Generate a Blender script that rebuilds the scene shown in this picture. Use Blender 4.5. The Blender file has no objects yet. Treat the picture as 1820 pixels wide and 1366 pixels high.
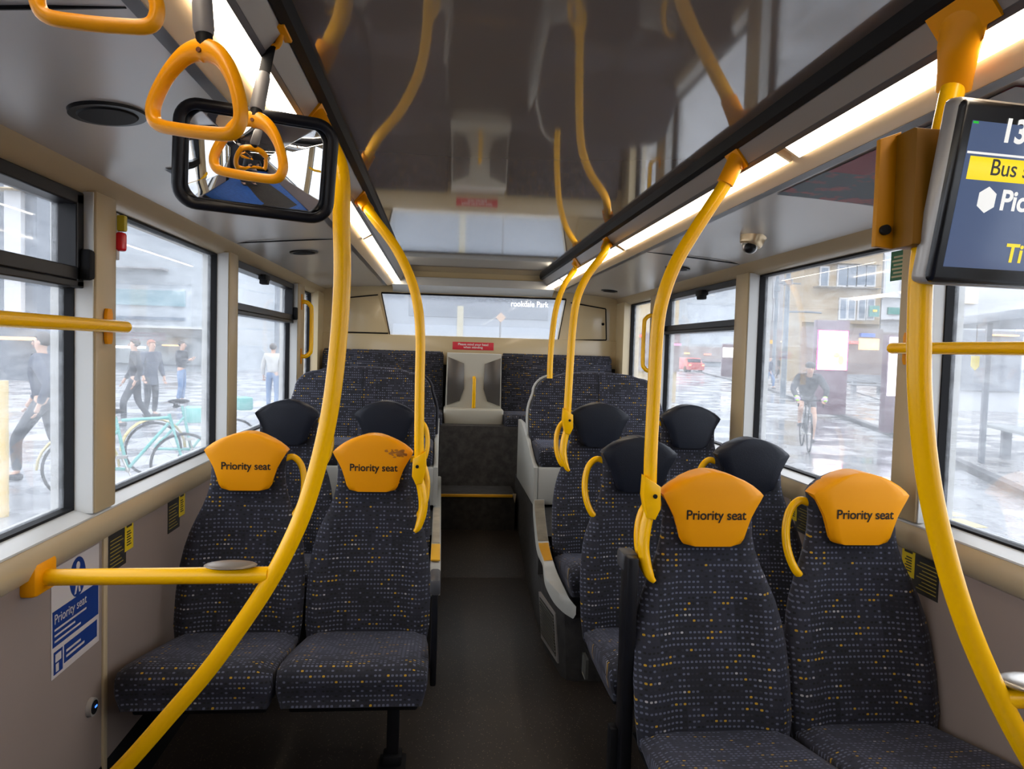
import bpy, bmesh, math, random
from mathutils import Vector, Matrix
random.seed(7)
S = bpy.context.scene
COL = S.collection
PI = math.pi

# ------------------------------------------------------------------ camera
F, CX, CY = 1300.0, 910.0, 683.0
VPX, VPY, ROLL = 785.0, 618.0, 0.0245
EYE = Vector((-0.236, 0.0, 1.33))
fwd = Vector(((VPX-CX)/F, -(VPY-CY)/F, -1.0)).normalized()       # bus axis seen from the camera
upv = Vector((ROLL, 1, 0)); upv = (upv - fwd*upv.dot(fwd)).normalized()
rgt = fwd.cross(upv)
MW = Matrix((rgt, fwd, upv))                                      # camera space -> world
camd = bpy.data.cameras.new('camera'); cam = bpy.data.objects.new('camera', camd); COL.objects.link(cam)
camd.sensor_width = 36; camd.lens = 36*F/1820; camd.clip_start = 0.02; camd.clip_end = 500
cam.matrix_world = Matrix.Translation(EYE) @ MW.to_4x4()
S.camera = cam

def at(px, py, Y=None, X=None, Z=None):
    d = MW @ Vector(((px-CX)/F, -(py-CY)/F, -1.0))
    t = (Y-EYE.y)/d.y if Y is not None else (X-EYE.x)/d.x if X is not None else (Z-EYE.z)/d.z
    return EYE + d*t

# ------------------------------------------------------------------ sky and exposure
W = bpy.data.worlds.new('overcast_sky'); S.world = W; W.use_nodes = True
bg = W.node_tree.nodes['Background']; bg.inputs[0].default_value = (0.91, 0.95, 1.0, 1); bg.inputs[1].default_value = 4.6
S.view_settings.view_transform = 'Standard'; S.view_settings.look = 'None'
S.view_settings.exposure = 0.0; S.view_settings.gamma = 1
S.cycles.use_denoising = True; S.cycles.max_bounces = 9; S.cycles.diffuse_bounces = 4
S.cycles.glossy_bounces = 4; S.cycles.transparent_max_bounces = 24; S.cycles.sample_clamp_indirect = 6
S.cycles.caustics_reflective = False; S.cycles.caustics_refractive = False

# ------------------------------------------------------------------ materials
MATS = {}
def mat(name, col, rough=0.5, metal=0.0, emit=None, es=0, spec=0.5, coat=0.0, bump=None, var=None):
    if name in MATS: return MATS[name]
    m = bpy.data.materials.new(name); m.use_nodes = True; nt = m.node_tree; p = nt.nodes['Principled BSDF']
    p.inputs['Base Color'].default_value = (*col, 1); p.inputs['Roughness'].default_value = rough
    p.inputs['Metallic'].default_value = metal; p.inputs['Specular IOR Level'].default_value = spec
    p.inputs['Coat Weight'].default_value = coat; p.inputs['Coat Roughness'].default_value = 0.08
    if emit: p.inputs['Emission Color'].default_value = (*emit, 1); p.inputs['Emission Strength'].default_value = es
    tc = None
    if bump or var:
        tc = nt.nodes.new('ShaderNodeTexCoord')
    if bump:
        n = nt.nodes.new('ShaderNodeTexNoise'); n.inputs['Scale'].default_value = bump[0]; n.inputs['Detail'].default_value = 4
        b = nt.nodes.new('ShaderNodeBump'); b.inputs['Strength'].default_value = bump[1]; b.inputs['Distance'].default_value = 0.002
        nt.links.new(tc.outputs['Object'], n.inputs['Vector']); nt.links.new(n.outputs[0], b.inputs['Height']); nt.links.new(b.outputs[0], p.inputs['Normal'])
    if var:
        n = nt.nodes.new('ShaderNodeTexNoise'); n.inputs['Scale'].default_value = var[0]; n.inputs['Detail'].default_value = 5
        r = nt.nodes.new('ShaderNodeValToRGB'); r.color_ramp.elements[0].position = 0.3; r.color_ramp.elements[1].position = 0.7
        r.color_ramp.elements[0].color = (*[c*(1-var[1]) for c in col], 1); r.color_ramp.elements[1].color = (*[min(1, c*(1+var[1])) for c in col], 1)
        nt.links.new(tc.outputs['Object'], n.inputs['Vector']); nt.links.new(n.outputs[0], r.inputs[0]); nt.links.new(r.outputs[0], p.inputs['Base Color'])
    MATS[name] = m; return m

def math_node(nt, op, a, b=None):
    n = nt.nodes.new('ShaderNodeMath'); n.operation = op
    for i, v in enumerate((a, b)):
        if v is None: continue
        if isinstance(v, (int, float)): n.inputs[i].default_value = v
        else: nt.links.new(v, n.inputs[i])
    return n.outputs[0]

def moquette():
    """woven bus moquette: rows of small grey dashes, a few yellow, white and black ones on navy charcoal"""
    m = bpy.data.materials.new('moquette'); m.use_nodes = True; nt = m.node_tree; p = nt.nodes['Principled BSDF']
    uv = nt.nodes.new('ShaderNodeUVMap'); sep = nt.nodes.new('ShaderNodeSeparateXYZ'); nt.links.new(uv.outputs[0], sep.inputs[0])
    u = math_node(nt, 'DIVIDE', sep.outputs[0], 0.0122); v = math_node(nt, 'DIVIDE', sep.outputs[1], 0.0146)
    fu, fv = math_node(nt, 'FLOOR', u), math_node(nt, 'FLOOR', v)
    ru, rv = math_node(nt, 'FRACT', u), math_node(nt, 'FRACT', v)
    du = math_node(nt, 'ABSOLUTE', math_node(nt, 'SUBTRACT', ru, 0.5)); dv = math_node(nt, 'ABSOLUTE', math_node(nt, 'SUBTRACT', rv, 0.5))
    q = math_node(nt, 'ADD', math_node(nt, 'POWER', math_node(nt, 'DIVIDE', du, 0.31), 3), math_node(nt, 'POWER', math_node(nt, 'DIVIDE', dv, 0.19), 3))
    dot = math_node(nt, 'LESS_THAN', q, 1.0)
    def wn(a, b):
        c = nt.nodes.new('ShaderNodeCombineXYZ'); nt.links.new(a, c.inputs[0]); nt.links.new(b, c.inputs[1])
        w = nt.nodes.new('ShaderNodeTexWhiteNoise'); w.noise_dimensions = '3D'; nt.links.new(c.outputs[0], w.inputs['Vector']); return w.outputs['Value']
    cell = wn(fu, fv)
    grp = wn(math_node(nt, 'FLOOR', math_node(nt, 'DIVIDE', math_node(nt, 'ADD', fu, math_node(nt, 'MULTIPLY', fv, 1.7)), 5)), math_node(nt, 'ADD', fv, 37.0))
    mixv = math_node(nt, 'ADD', math_node(nt, 'MULTIPLY', cell, 0.45), math_node(nt, 'MULTIPLY', grp, 0.55))
    r = nt.nodes.new('ShaderNodeValToRGB'); r.color_ramp.interpolation = 'CONSTANT'; e = r.color_ramp.elements
    e[0].position = 0.0; e[0].color = (0.003, 0.003, 0.004, 1); e[1].position = 0.27; e[1].color = (0.016, 0.016, 0.025, 1)
    for pos, c in ((0.40, (0.085, 0.092, 0.135)), (0.77, (0.42, 0.24, 0.008)), (0.855, (0.085, 0.092, 0.135)), (0.90, (0.34, 0.32, 0.33))):
        x = e.new(pos); x.color = (*c, 1)
    nt.links.new(mixv, r.inputs[0])
    blk = wn(math_node(nt, 'FLOOR', math_node(nt, 'DIVIDE', fu, 6)), math_node(nt, 'FLOOR', math_node(nt, 'DIVIDE', fv, 9)))
    base = nt.nodes.new('ShaderNodeMix'); base.data_type = 'RGBA'; nt.links.new(blk, base.inputs[0])
    base.inputs[6].default_value = (0.006, 0.006, 0.011, 1); base.inputs[7].default_value = (0.014, 0.014, 0.024, 1)
    mx = nt.nodes.new('ShaderNodeMix'); mx.data_type = 'RGBA'; nt.links.new(dot, mx.inputs[0]); nt.links.new(base.outputs[2], mx.inputs[6]); nt.links.new(r.outputs[0], mx.inputs[7])
    nt.links.new(mx.outputs[2], p.inputs['Base Color']); p.inputs['Roughness'].default_value = 0.85
    p.inputs['Sheen Weight'].default_value = 0.12; p.inputs['Sheen Roughness'].default_value = 0.4; p.inputs['Sheen Tint'].default_value = (0.6, 0.65, 0.9, 1)
    b = nt.nodes.new('ShaderNodeBump'); b.inputs['Strength'].default_value = 0.35; b.inputs['Distance'].default_value = 0.001
    nt.links.new(dot, b.inputs['Height']); nt.links.new(b.outputs[0], p.inputs['Normal'])
    return m
MOQ = moquette()

def glass(name, veil_lo, veil_hi, tint=(0.97, 0.98, 1.0)):
    """rain-misted window glass: mostly clear, streaks of condensation scatter the daylight"""
    m = bpy.data.materials.new(name); m.use_nodes = True; nt = m.node_tree; nt.nodes.clear()
    out = nt.nodes.new('ShaderNodeOutputMaterial'); tr = nt.nodes.new('ShaderNodeBsdfTransparent'); tr.inputs[0].default_value = (*tint, 1)
    tl = nt.nodes.new('ShaderNodeBsdfTranslucent'); tl.inputs[0].default_value = (0.93, 0.96, 1.0, 1)
    gl = nt.nodes.new('ShaderNodeBsdfGlossy'); gl.inputs['Roughness'].default_value = 0.02
    tc = nt.nodes.new('ShaderNodeTexCoord'); mp = nt.nodes.new('ShaderNodeMapping'); mp.inputs['Scale'].default_value = (6, 6, 28); mp.inputs['Rotation'].default_value = (0.5, 0, 0)
    n1 = nt.nodes.new('ShaderNodeTexNoise'); n1.inputs['Scale'].default_value = 1.0; n1.inputs['Detail'].default_value = 6; n1.inputs['Roughness'].default_value = 0.7
    nt.links.new(tc.outputs['Object'], mp.inputs[0]); nt.links.new(mp.outputs[0], n1.inputs['Vector'])
    n2 = nt.nodes.new('ShaderNodeTexVoronoi'); n2.inputs['Scale'].default_value = 160; nt.links.new(tc.outputs['Object'], n2.inputs['Vector'])
    drop = math_node(nt, 'MULTIPLY', math_node(nt, 'LESS_THAN', n2.outputs['Distance'], 0.22), 0.06)
    mr = nt.nodes.new('ShaderNodeMapRange'); mr.inputs['From Min'].default_value = 0.35; mr.inputs['From Max'].default_value = 0.7
    mr.inputs['To Min'].default_value = veil_lo; mr.inputs['To Max'].default_value = veil_hi; nt.links.new(n1.outputs[0], mr.inputs[0])
    fac = math_node(nt, 'ADD', mr.outputs[0], drop)
    mx = nt.nodes.new('ShaderNodeMixShader'); nt.links.new(fac, mx.inputs[0]); nt.links.new(tr.outputs[0], mx.inputs[1]); nt.links.new(tl.outputs[0], mx.inputs[2])
    fr = nt.nodes.new('ShaderNodeFresnel'); fr.inputs[0].default_value = 1.33
    m2 = nt.nodes.new('ShaderNodeMixShader'); nt.links.new(math_node(nt, 'MULTIPLY', fr.outputs[0], 0.28), m2.inputs[0]); nt.links.new(mx.outputs[0], m2.inputs[1]); nt.links.new(gl.outputs[0], m2.inputs[2])
    nt.links.new(m2.outputs[0], out.inputs[0]); return m
GLASS = glass('misted_glass', 0.045, 0.13); RGLASS = glass('rear_misted_glass', 0.17, 0.22)

def floor_mat():
    m = bpy.data.materials.new('safety_floor'); m.use_nodes = True; nt = m.node_tree; p = nt.nodes['Principled BSDF']
    tc = nt.nodes.new('ShaderNodeTexCoord')
    v = nt.nodes.new('ShaderNodeTexVoronoi'); v.inputs['Scale'].default_value = 130; nt.links.new(tc.outputs['Object'], v.inputs['Vector'])
    w = nt.nodes.new('ShaderNodeTexWhiteNoise'); nt.links.new(v.outputs['Position'], w.inputs['Vector'])
    fl = math_node(nt, 'MULTIPLY', math_node(nt, 'LESS_THAN', v.outputs['Distance'], 0.25), math_node(nt, 'GREATER_THAN', w.outputs['Value'], 0.72))
    n = nt.nodes.new('ShaderNodeTexNoise'); n.inputs['Scale'].default_value = 3; n.inputs['Detail'].default_value = 6; nt.links.new(tc.outputs['Object'], n.inputs['Vector'])
    r = nt.nodes.new('ShaderNodeValToRGB'); r.color_ramp.elements[0].color = (0.013, 0.010, 0.008, 1); r.color_ramp.elements[1].color = (0.036, 0.028, 0.023, 1); nt.links.new(n.outputs[0], r.inputs[0])
    mx = nt.nodes.new('ShaderNodeMix'); mx.data_type = 'RGBA'; nt.links.new(fl, mx.inputs[0]); nt.links.new(r.outputs[0], mx.inputs[6]); mx.inputs[7].default_value = (0.19, 0.14, 0.10, 1)
    nt.links.new(mx.outputs[2], p.inputs['Base Color']); p.inputs['Roughness'].default_value = 0.45
    return m
FLOOR = floor_mat()

M_yel = mat('yellow_powder_coat', (0.90, 0.47, 0.0), 0.25, spec=0.3)
M_yelp = mat('yellow_plastic', (0.76, 0.29, 0.0), 0.42, spec=0.2)
M_strap = mat('yellow_strap_plastic', (0.86, 0.33, 0.0), 0.32, spec=0.35)
M_yeld = mat('yellow_marking', (0.80, 0.42, 0.02), 0.5)
M_blk = mat('black_rubber', (0.006, 0.006, 0.007), 0.6, spec=0.15)
M_blkg = mat('black_satin', (0.007, 0.007, 0.009), 0.35, spec=0.2)
M_vinyl = mat('navy_vinyl', (0.007, 0.009, 0.016), 0.42, spec=0.22, bump=(250, 0.25))
M_cream = mat('cream_panel', (0.42, 0.33, 0.205), 0.32)
M_rear = mat('cream_rear_panel', (0.56, 0.45, 0.27), 0.25, coat=0.3)
M_pill = mat('pillar_cream', (0.43, 0.33, 0.19), 0.35)
M_sill = mat('sill_white', (0.50, 0.50, 0.485), 0.35)
M_wall = mat('taupe_wall_laminate', (0.25, 0.195, 0.17), 0.5, var=(2, 0.06))
M_ceil = mat('grey_ceiling_laminate', (0.47, 0.43, 0.39), 0.26)
M_gloss = mat('gloss_ceiling', (0.20, 0.165, 0.14), 0.045, coat=0.35)
M_slope = mat('dark_grey_slope', (0.24, 0.215, 0.195), 0.35)
M_cove = mat('warm_cove', (0.86, 0.64, 0.38), 0.4)
M_strip = mat('led_strip', (0.9, 0.9, 0.9), 0.4, emit=(1.0, 0.86, 0.68), es=13)
M_trimd = mat('dark_trim', (0.07, 0.065, 0.07), 0.4)
M_white = mat('offwhite_plastic', (0.42, 0.42, 0.39), 0.35)
M_beige = mat('worn_beige', (0.34, 0.29, 0.21), 0.5, var=(14, 0.2))
M_greyp = mat('grey_plastic', (0.33, 0.31, 0.29), 0.3, metal=0.25)
M_cons = mat('console_grey', (0.46, 0.44, 0.37), 0.4)
M_consd = mat('console_inset', (0.13, 0.12, 0.11), 0.25, metal=0.5)
M_steel = mat('brushed_steel', (0.45, 0.43, 0.40), 0.3, metal=0.9)
M_mirror = mat('mirror_glass', (0.86, 0.87, 0.88), 0.0, metal=1.0)
M_carpet = mat('dark_carpet', (0.026, 0.024, 0.023), 0.9, var=(25, 0.4), bump=(300, 0.4))
M_red = mat('red_sign', (0.62, 0.015, 0.035), 0.4)
M_redp = mat('red_plastic', (0.7, 0.01, 0.02), 0.25)
M_blue = mat('blue_sticker', (0.008, 0.035, 0.19), 0.35)
M_stw = mat('sticker_white', (0.52, 0.47, 0.45), 0.4)
M_ink = mat('black_ink', (0.02, 0.018, 0.015), 0.5)
M_paper = mat('white_ink', (0.75, 0.74, 0.72), 0.5)
M_navyfloor = mat('blue_floor', (0.02, 0.09, 0.32), 0.4, var=(20, 0.2))

# ------------------------------------------------------------------ mesh helpers
def tagp(o, label=None, cat=None, group=None, kind=None):
    if label: o['label'] = label
    if cat: o['category'] = cat
    if group: o['group'] = group
    if kind: o['kind'] = kind
    return o
def thing(name, label, cat, loc=(0, 0, 0), rz=0, group=None, kind=None):
    o = bpy.data.objects.new(name, None); COL.objects.link(o); o.location = loc; o.rotation_euler = (0, 0, rz); o.empty_display_size = 0.05
    return tagp(o, label, cat, group, kind)
def mk(name, bm, m, parent=None, smooth=True, angle=40, local=False):
    bmesh.ops.recalc_face_normals(bm, faces=bm.faces)
    me = bpy.data.meshes.new(name); bm.to_mesh(me); bm.free()
    for mm in (m if isinstance(m, (list, tuple)) else [m]): me.materials.append(mm)
    if smooth:
        me.shade_smooth()
        me.set_sharp_from_angle(angle=math.radians(angle))
    o = bpy.data.objects.new(name, me); COL.objects.link(o)
    if parent:
        o.parent = parent
        if not local: o.matrix_parent_inverse = Matrix.Identity(4)
    return o
def struct(name, bm, m, parent=None, **k):
    o = mk(name, bm, m, parent, **k)
    if parent is None: o['kind'] = 'structure'
    return o
def box(bm, x0, x1, y0, y1, z0, z1, bev=0.0, seg=2, M=None):
    vs = [bm.verts.new(Vector(p)) for p in ((x0, y0, z0), (x1, y0, z0), (x1, y1, z0), (x0, y1, z0), (x0, y0, z1), (x1, y0, z1), (x1, y1, z1), (x0, y1, z1))]
    fs = [bm.faces.new([vs[i] for i in f]) for f in ((3, 2, 1, 0), (4, 5, 6, 7), (0, 1, 5, 4), (1, 2, 6, 5), (2, 3, 7, 6), (3, 0, 4, 7))]
    if bev > 0:
        es = list({e for f in fs for e in f.edges})
        r = bmesh.ops.bevel(bm, geom=es, offset=bev, segments=seg, affect='EDGES', profile=0.5)
        vs = list({v for v in vs if v.is_valid} | set(r['verts']))
    if M is not None:
        for v in vs: v.co = M @ v.co
    return bm
def nb(): return bmesh.new()
def bx(*a, **k): return box(nb(), *a, **k)
def prism(bm, pts, axis, a, b, bev=0.0, seg=2):
    """polygon pts in the plane normal to axis, from a to b"""
    def mkp(p, t):
        return {'X': (t, p[0], p[1]), 'Y': (p[0], t, p[1]), 'Z': (p[0], p[1], t)}[axis]
    A = [bm.verts.new(mkp(p, a)) for p in pts]; B = [bm.verts.new(mkp(p, b)) for p in pts]
    fs = [bm.faces.new(A), bm.faces.new(B[::-1])]
    n = len(pts)
    for i in range(n): fs.append(bm.faces.new((A[i], B[i], B[(i+1) % n], A[(i+1) % n])))
    if bev > 0:
        bmesh.ops.recalc_face_normals(bm, faces=fs)
        es = list({e for f in fs[:2] for e in f.edges})
        bmesh.ops.bevel(bm, geom=es, offset=bev, segments=seg, affect='EDGES', profile=0.5)
    return bm
def catmull(pts, n=8):
    pts = [Vector(p) for p in pts]
    if len(pts) < 3: return pts
    P = [2*pts[0]-pts[1]] + pts + [2*pts[-1]-pts[-2]]; out = []
    for i in range(1, len(P)-2):
        a, b, c, d = P[i-1], P[i], P[i+1], P[i+2]
        for k in range(n):
            t = k/n
            out.append(0.5*((2*b)+(c-a)*t+(2*a-5*b+4*c-d)*t*t+(3*b-a-3*c+d)*t*t*t))
    out.append(pts[-1]); return out
def tube(bm, pts, r, seg=16, n=8, flat=None, cyc=False, ref=None):
    """swept tube; r number or list per control point; flat=(a,b) elliptical factors"""
    C = catmull(pts, n) if (n > 1 and not cyc) else [Vector(p) for p in pts]
    m = len(C)
    def rad(i):
        if isinstance(r, (int, float)): return r
        t = i/(m-1)*(len(r)-1); k = min(int(t), len(r)-2); return r[k]+(r[k+1]-r[k])*(t-k)
    u = None; rings = []
    for i in range(m):
        if cyc: T = (C[(i+1) % m]-C[i-1]).normalized()
        else: T = (C[min(i+1, m-1)]-C[max(i-1, 0)]).normalized()
        if ref is not None: u = Vector(ref) - T*Vector(ref).dot(T)
        elif u is None:
            u = T.orthogonal()
        else: u = u - T*u.dot(T)
        u.normalize(); w = T.cross(u); rr = rad(i); fa, fb = flat or (1, 1)
        rings.append([bm.verts.new(C[i]+(u*math.cos(2*PI*k/seg)*fa+w*math.sin(2*PI*k/seg)*fb)*rr) for k in range(seg)])
    for i in range(m if cyc else m-1):
        A, B = rings[i], rings[(i+1) % m]
        for k in range(seg): bm.faces.new((A[k], A[(k+1) % seg], B[(k+1) % seg], B[k]))
    if not cyc:
        bm.faces.new(rings[0][::-1]); bm.faces.new(rings[-1])
    return bm
def cyl(bm, a, b, r0, r1=None, seg=24): return tube(bm, [a, b], [r0, r0 if r1 is None else r1], seg=seg, n=1)
def loft(bm, rings, uvf=None, cap=True, closed=True):
    R = [[bm.verts.new(Vector(p)) for p in ring] for ring in rings]
    n = len(R[0])
    for i in range(len(R)-1):
        for k in range(n if closed else n-1): bm.faces.new((R[i][k], R[i][(k+1) % n], R[i+1][(k+1) % n], R[i+1][k]))
    if cap: bm.faces.new(R[0][::-1]); bm.faces.new(R[-1])
    if uvf:
        bm.normal_update(); uvl = bm.loops.layers.uv.new('UVMap')
        for f in bm.faces:
            for l in f.loops: l[uvl].uv = uvf(l.vert.co)
    return bm
def setuv(bm, f_):
    uvl = bm.loops.layers.uv.verify()
    for f in bm.faces:
        for l in f.loops: l[uvl].uv = f_(l.vert.co)
    return bm
def ball(bm, c, r, sc=(1, 1, 1), seg=20):
    M = Matrix.Translation(Vector(c)) @ Matrix.Diagonal((*sc, 1))
    bmesh.ops.create_uvsphere(bm, u_segments=seg, v_segments=seg//2, radius=r, matrix=M); return bm
def text(name, s, size, m, parent, M, ext=0.0006, sx=1.0, warp=None, align='CENTER', bold=0.0):
    cu = bpy.data.curves.new(name, 'FONT'); cu.body = s; cu.size = size; cu.align_x = align; cu.align_y = 'CENTER'
    cu.extrude = ext; cu.offset = bold; cu.space_line = 0.9
    t = bpy.data.objects.new(name, cu); COL.objects.link(t)
    dg = bpy.context.evaluated_depsgraph_get(); me = bpy.data.meshes.new_from_object(t.evaluated_get(dg))
    bpy.data.objects.remove(t); bpy.data.curves.remove(cu)
    me.materials.clear(); me.materials.append(m)
    for v in me.vertices:
        co = Vector((v.co.x*sx, v.co.y, v.co.z)); co = M @ co
        if warp: co = warp(co)
        v.co = co
    o = bpy.data.objects.new(name, me); COL.objects.link(o)
    if parent: o.parent = parent
    return o
# local text plane (x right, y up, z toward viewer) -> world, facing -Y
FACE_Y = Matrix(((1, 0, 0, 0), (0, 0, -1, 0), (0, 1, 0, 0), (0, 0, 0, 1)))
# on the left wall, facing +X: text right = -(-Y)... reads towards +Y
FACE_PX = Matrix(((0, 0, 1, 0), (1, 0, 0, 0), (0, 1, 0, 0), (0, 0, 0, 1)))
FACE_MX = Matrix(((0, 0, -1, 0), (-1, 0, 0, 0), (0, 1, 0, 0), (0, 0, 0, 1)))
def copy_tree(o, parent=None):
    c = o.copy(); COL.objects.link(c)
    if parent: c.parent = parent
    for ch in list(o.children): copy_tree(ch, c)
    return c

# ------------------------------------------------------------------ bus body: setting
Y0, Y1 = -3.6, 5.78
bm = nb(); prism(bm, [(Y0, -0.06), (Y1, -0.06), (Y1, 0.12), (4.85, 0.12), (4.2, 0.0), (Y0, 0.0)], 'X', -1.2, 1.2)
struct('floor', bm, FLOOR, smooth=False)
def panelY(name, pts, m, y0=Y0, y1=Y1, parent=None, sm=False):
    for s, side in ((-1, 'left'), (1, 'right')):
        q = [(s*x, z) for x, z in pts]
        o = struct(name % side, prism(nb(), q, 'Y', y0, y1), m, parent, smooth=sm, angle=50)
# ceiling: gloss centre, black lip, grey slope, light strip, cove, side panel, cornice
struct('ceiling', prism(nb(), [(-0.52, 1.905), (0.52, 1.905), (0.52, 2.0), (-0.52, 2.0)], 'Y', Y0, 5.62), M_gloss, smooth=False)
struct('ceiling_rear', prism(nb(), [(-0.66, 1.835), (0.66, 1.835), (0.66, 2.0), (-0.66, 2.0)], 'Y', 5.62, 5.80), M_rear, smooth=False)
panelY('trim_ceiling_lip_%s', [(0.515, 1.915), (0.500, 1.905), (0.505, 1.878), (0.522, 1.872), (0.53, 1.915)], M_blk, y1=5.7)
panelY('ceiling_slope_%s', [(0.52, 1.880), (0.556, 1.833), (0.56, 1.95), (0.52, 1.95)], M_slope, y1=5.7)
panelY('trim_ceiling_line_%s', [(0.553, 1.834), (0.561, 1.826), (0.565, 1.90), (0.555, 1.90)], M_trimd, y1=5.7)
panelY('ceiling_cove_%s', [(0.598, 1.815), (0.625, 1.803), (0.662, 1.795), (0.668, 1.95), (0.600, 1.95)], M_cove, y1=5.7, sm=True)
panelY('trim_cove_%s', [(0.660, 1.794), (0.684, 1.792), (0.684, 1.9), (0.660, 1.9)], M_trimd, y1=5.7)
panelY('ceiling_side_%s', [(0.680, 1.796), (0.80, 1.790), (0.95, 1.780), (1.08, 1.768), (1.135, 1.756), (1.14, 2.0), (0.68, 2.0)], M_ceil, sm=True)
panelY('trim_cornice_%s', [(1.132, 1.762), (1.140, 1.750), (1.158, 1.722), (1.180, 1.706), (1.215, 1.700), (1.27, 1.70), (1.27, 1.95), (1.132, 1.95)], M_cream, sm=True)
struct('ceiling_roof', bx(-1.3, 1.3, Y0-0.05, Y1+0.25, 2.0, 2.15), M_sill, smooth=False)
# light strips: short LED tubes end to end, each side
segsY = [(-3.5, -1.6), (-1.57, 0.35), (0.38, 1.70), (1.73, 3.35), (3.38, 5.0), (5.03, 5.66)]
for s in (-1, 1):
    for i, (a, b) in enumerate(segsY):
        if s == -1 and i in (2, 3): a, b = ((0.38, 2.15), (2.18, 3.35))[i-2]
        t = thing('light_strip', None, 'light strip', (s*0.578, (a+b)/2, 1.82))
        side = 'left' if s < 0 else 'right'
        where = ('far front end behind the straps', 'front half over the doors', 'nearest stretch beside the hand straps' if s < 0 else 'nearest stretch above the passenger screen',
                 'stretch above the priority seats', 'stretch above the black headrest seats', 'short last piece at the rear window')[i]
        tagp(t, 'glowing white light strip along %s ceiling, %s' % (side, where), group='ceiling light strips')
        pts = [(s*(0.558)-s*0.578, 0.010), (s*0.598-s*0.578, -0.014), (s*0.601-s*0.578, -0.010), (s*0.601-s*0.578, 0.03), (s*0.558-s*0.578, 0.03)]
        mk('diffuser', prism(nb(), pts, 'Y', a-(a+b)/2+0.012, b-(a+b)/2-0.012), M_strip, t, smooth=False)
        pts2 = [(x*1.05, z+0.001) for x, z in pts]
        for ya, yb in ((a-(a+b)/2, a-(a+b)/2+0.012), (b-(a+b)/2-0.012, b-(a+b)/2)): mk('end_cap', prism(nb(), pts2, 'Y', ya, yb), M_cove, t, smooth=False)

# side walls: lower panel, rolled sill, pillars, glazing
for s, side in ((-1, 'left'), (1, 'right')):
    w = struct('wall_'+side, prism(nb(), [(s*1.17, 0.0), (s*1.17, 0.80), (s*1.27, 0.80), (s*1.27, -0.3), (s*1.17, -0.3)], 'Y', Y0, Y1), M_wall, smooth=False)
    prof = [(1.17, 0.765), (1.150, 0.778), (1.138, 0.805), (1.138, 0.832), (1.150, 0.850), (1.20, 0.864), (1.26, 0.866), (1.26, 0.765)]
    struct('trim_sill_'+side, prism(nb(), [(s*x, z) for x, z in prof], 'Y', Y0, Y1), M_cream, angle=35)
    struct('trim_sill_top_'+side, prism(nb(), [(s*1.150, 0.851), (s*1.20, 0.865), (s*1.26, 0.867), (s*1.26, 0.872), (s*1.198, 0.871), (s*1.150, 0.856)], 'Y', Y0, Y1), M_sill, smooth=False)
    struct('trim_seam_'+side, bx(s*1.17-0.006, s*1.17+0.006, 2.125, 2.150, 0.0, 0.77, 0.002), M_cream)
    struct('baseboard_'+side, prism(nb(), [(s*1.171, 0.0), (s*1.10, 0.0), (s*1.12, 0.02), (s*1.155, 0.06), (s*1.171, 0.12)], 'Y', Y0, Y1), M_blk, angle=60)
    # corner fairing beside the rear window
    rear0 = 5.50 if s < 0 else 5.50
    struct('wall_%s_rear' % side, prism(nb(), [(s*1.145, 0.86), (s*1.145, 1.72), (s*1.27, 1.72), (s*1.27, 0.86)], 'Y', 5.50, Y1), M_rear, smooth=False)
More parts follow.
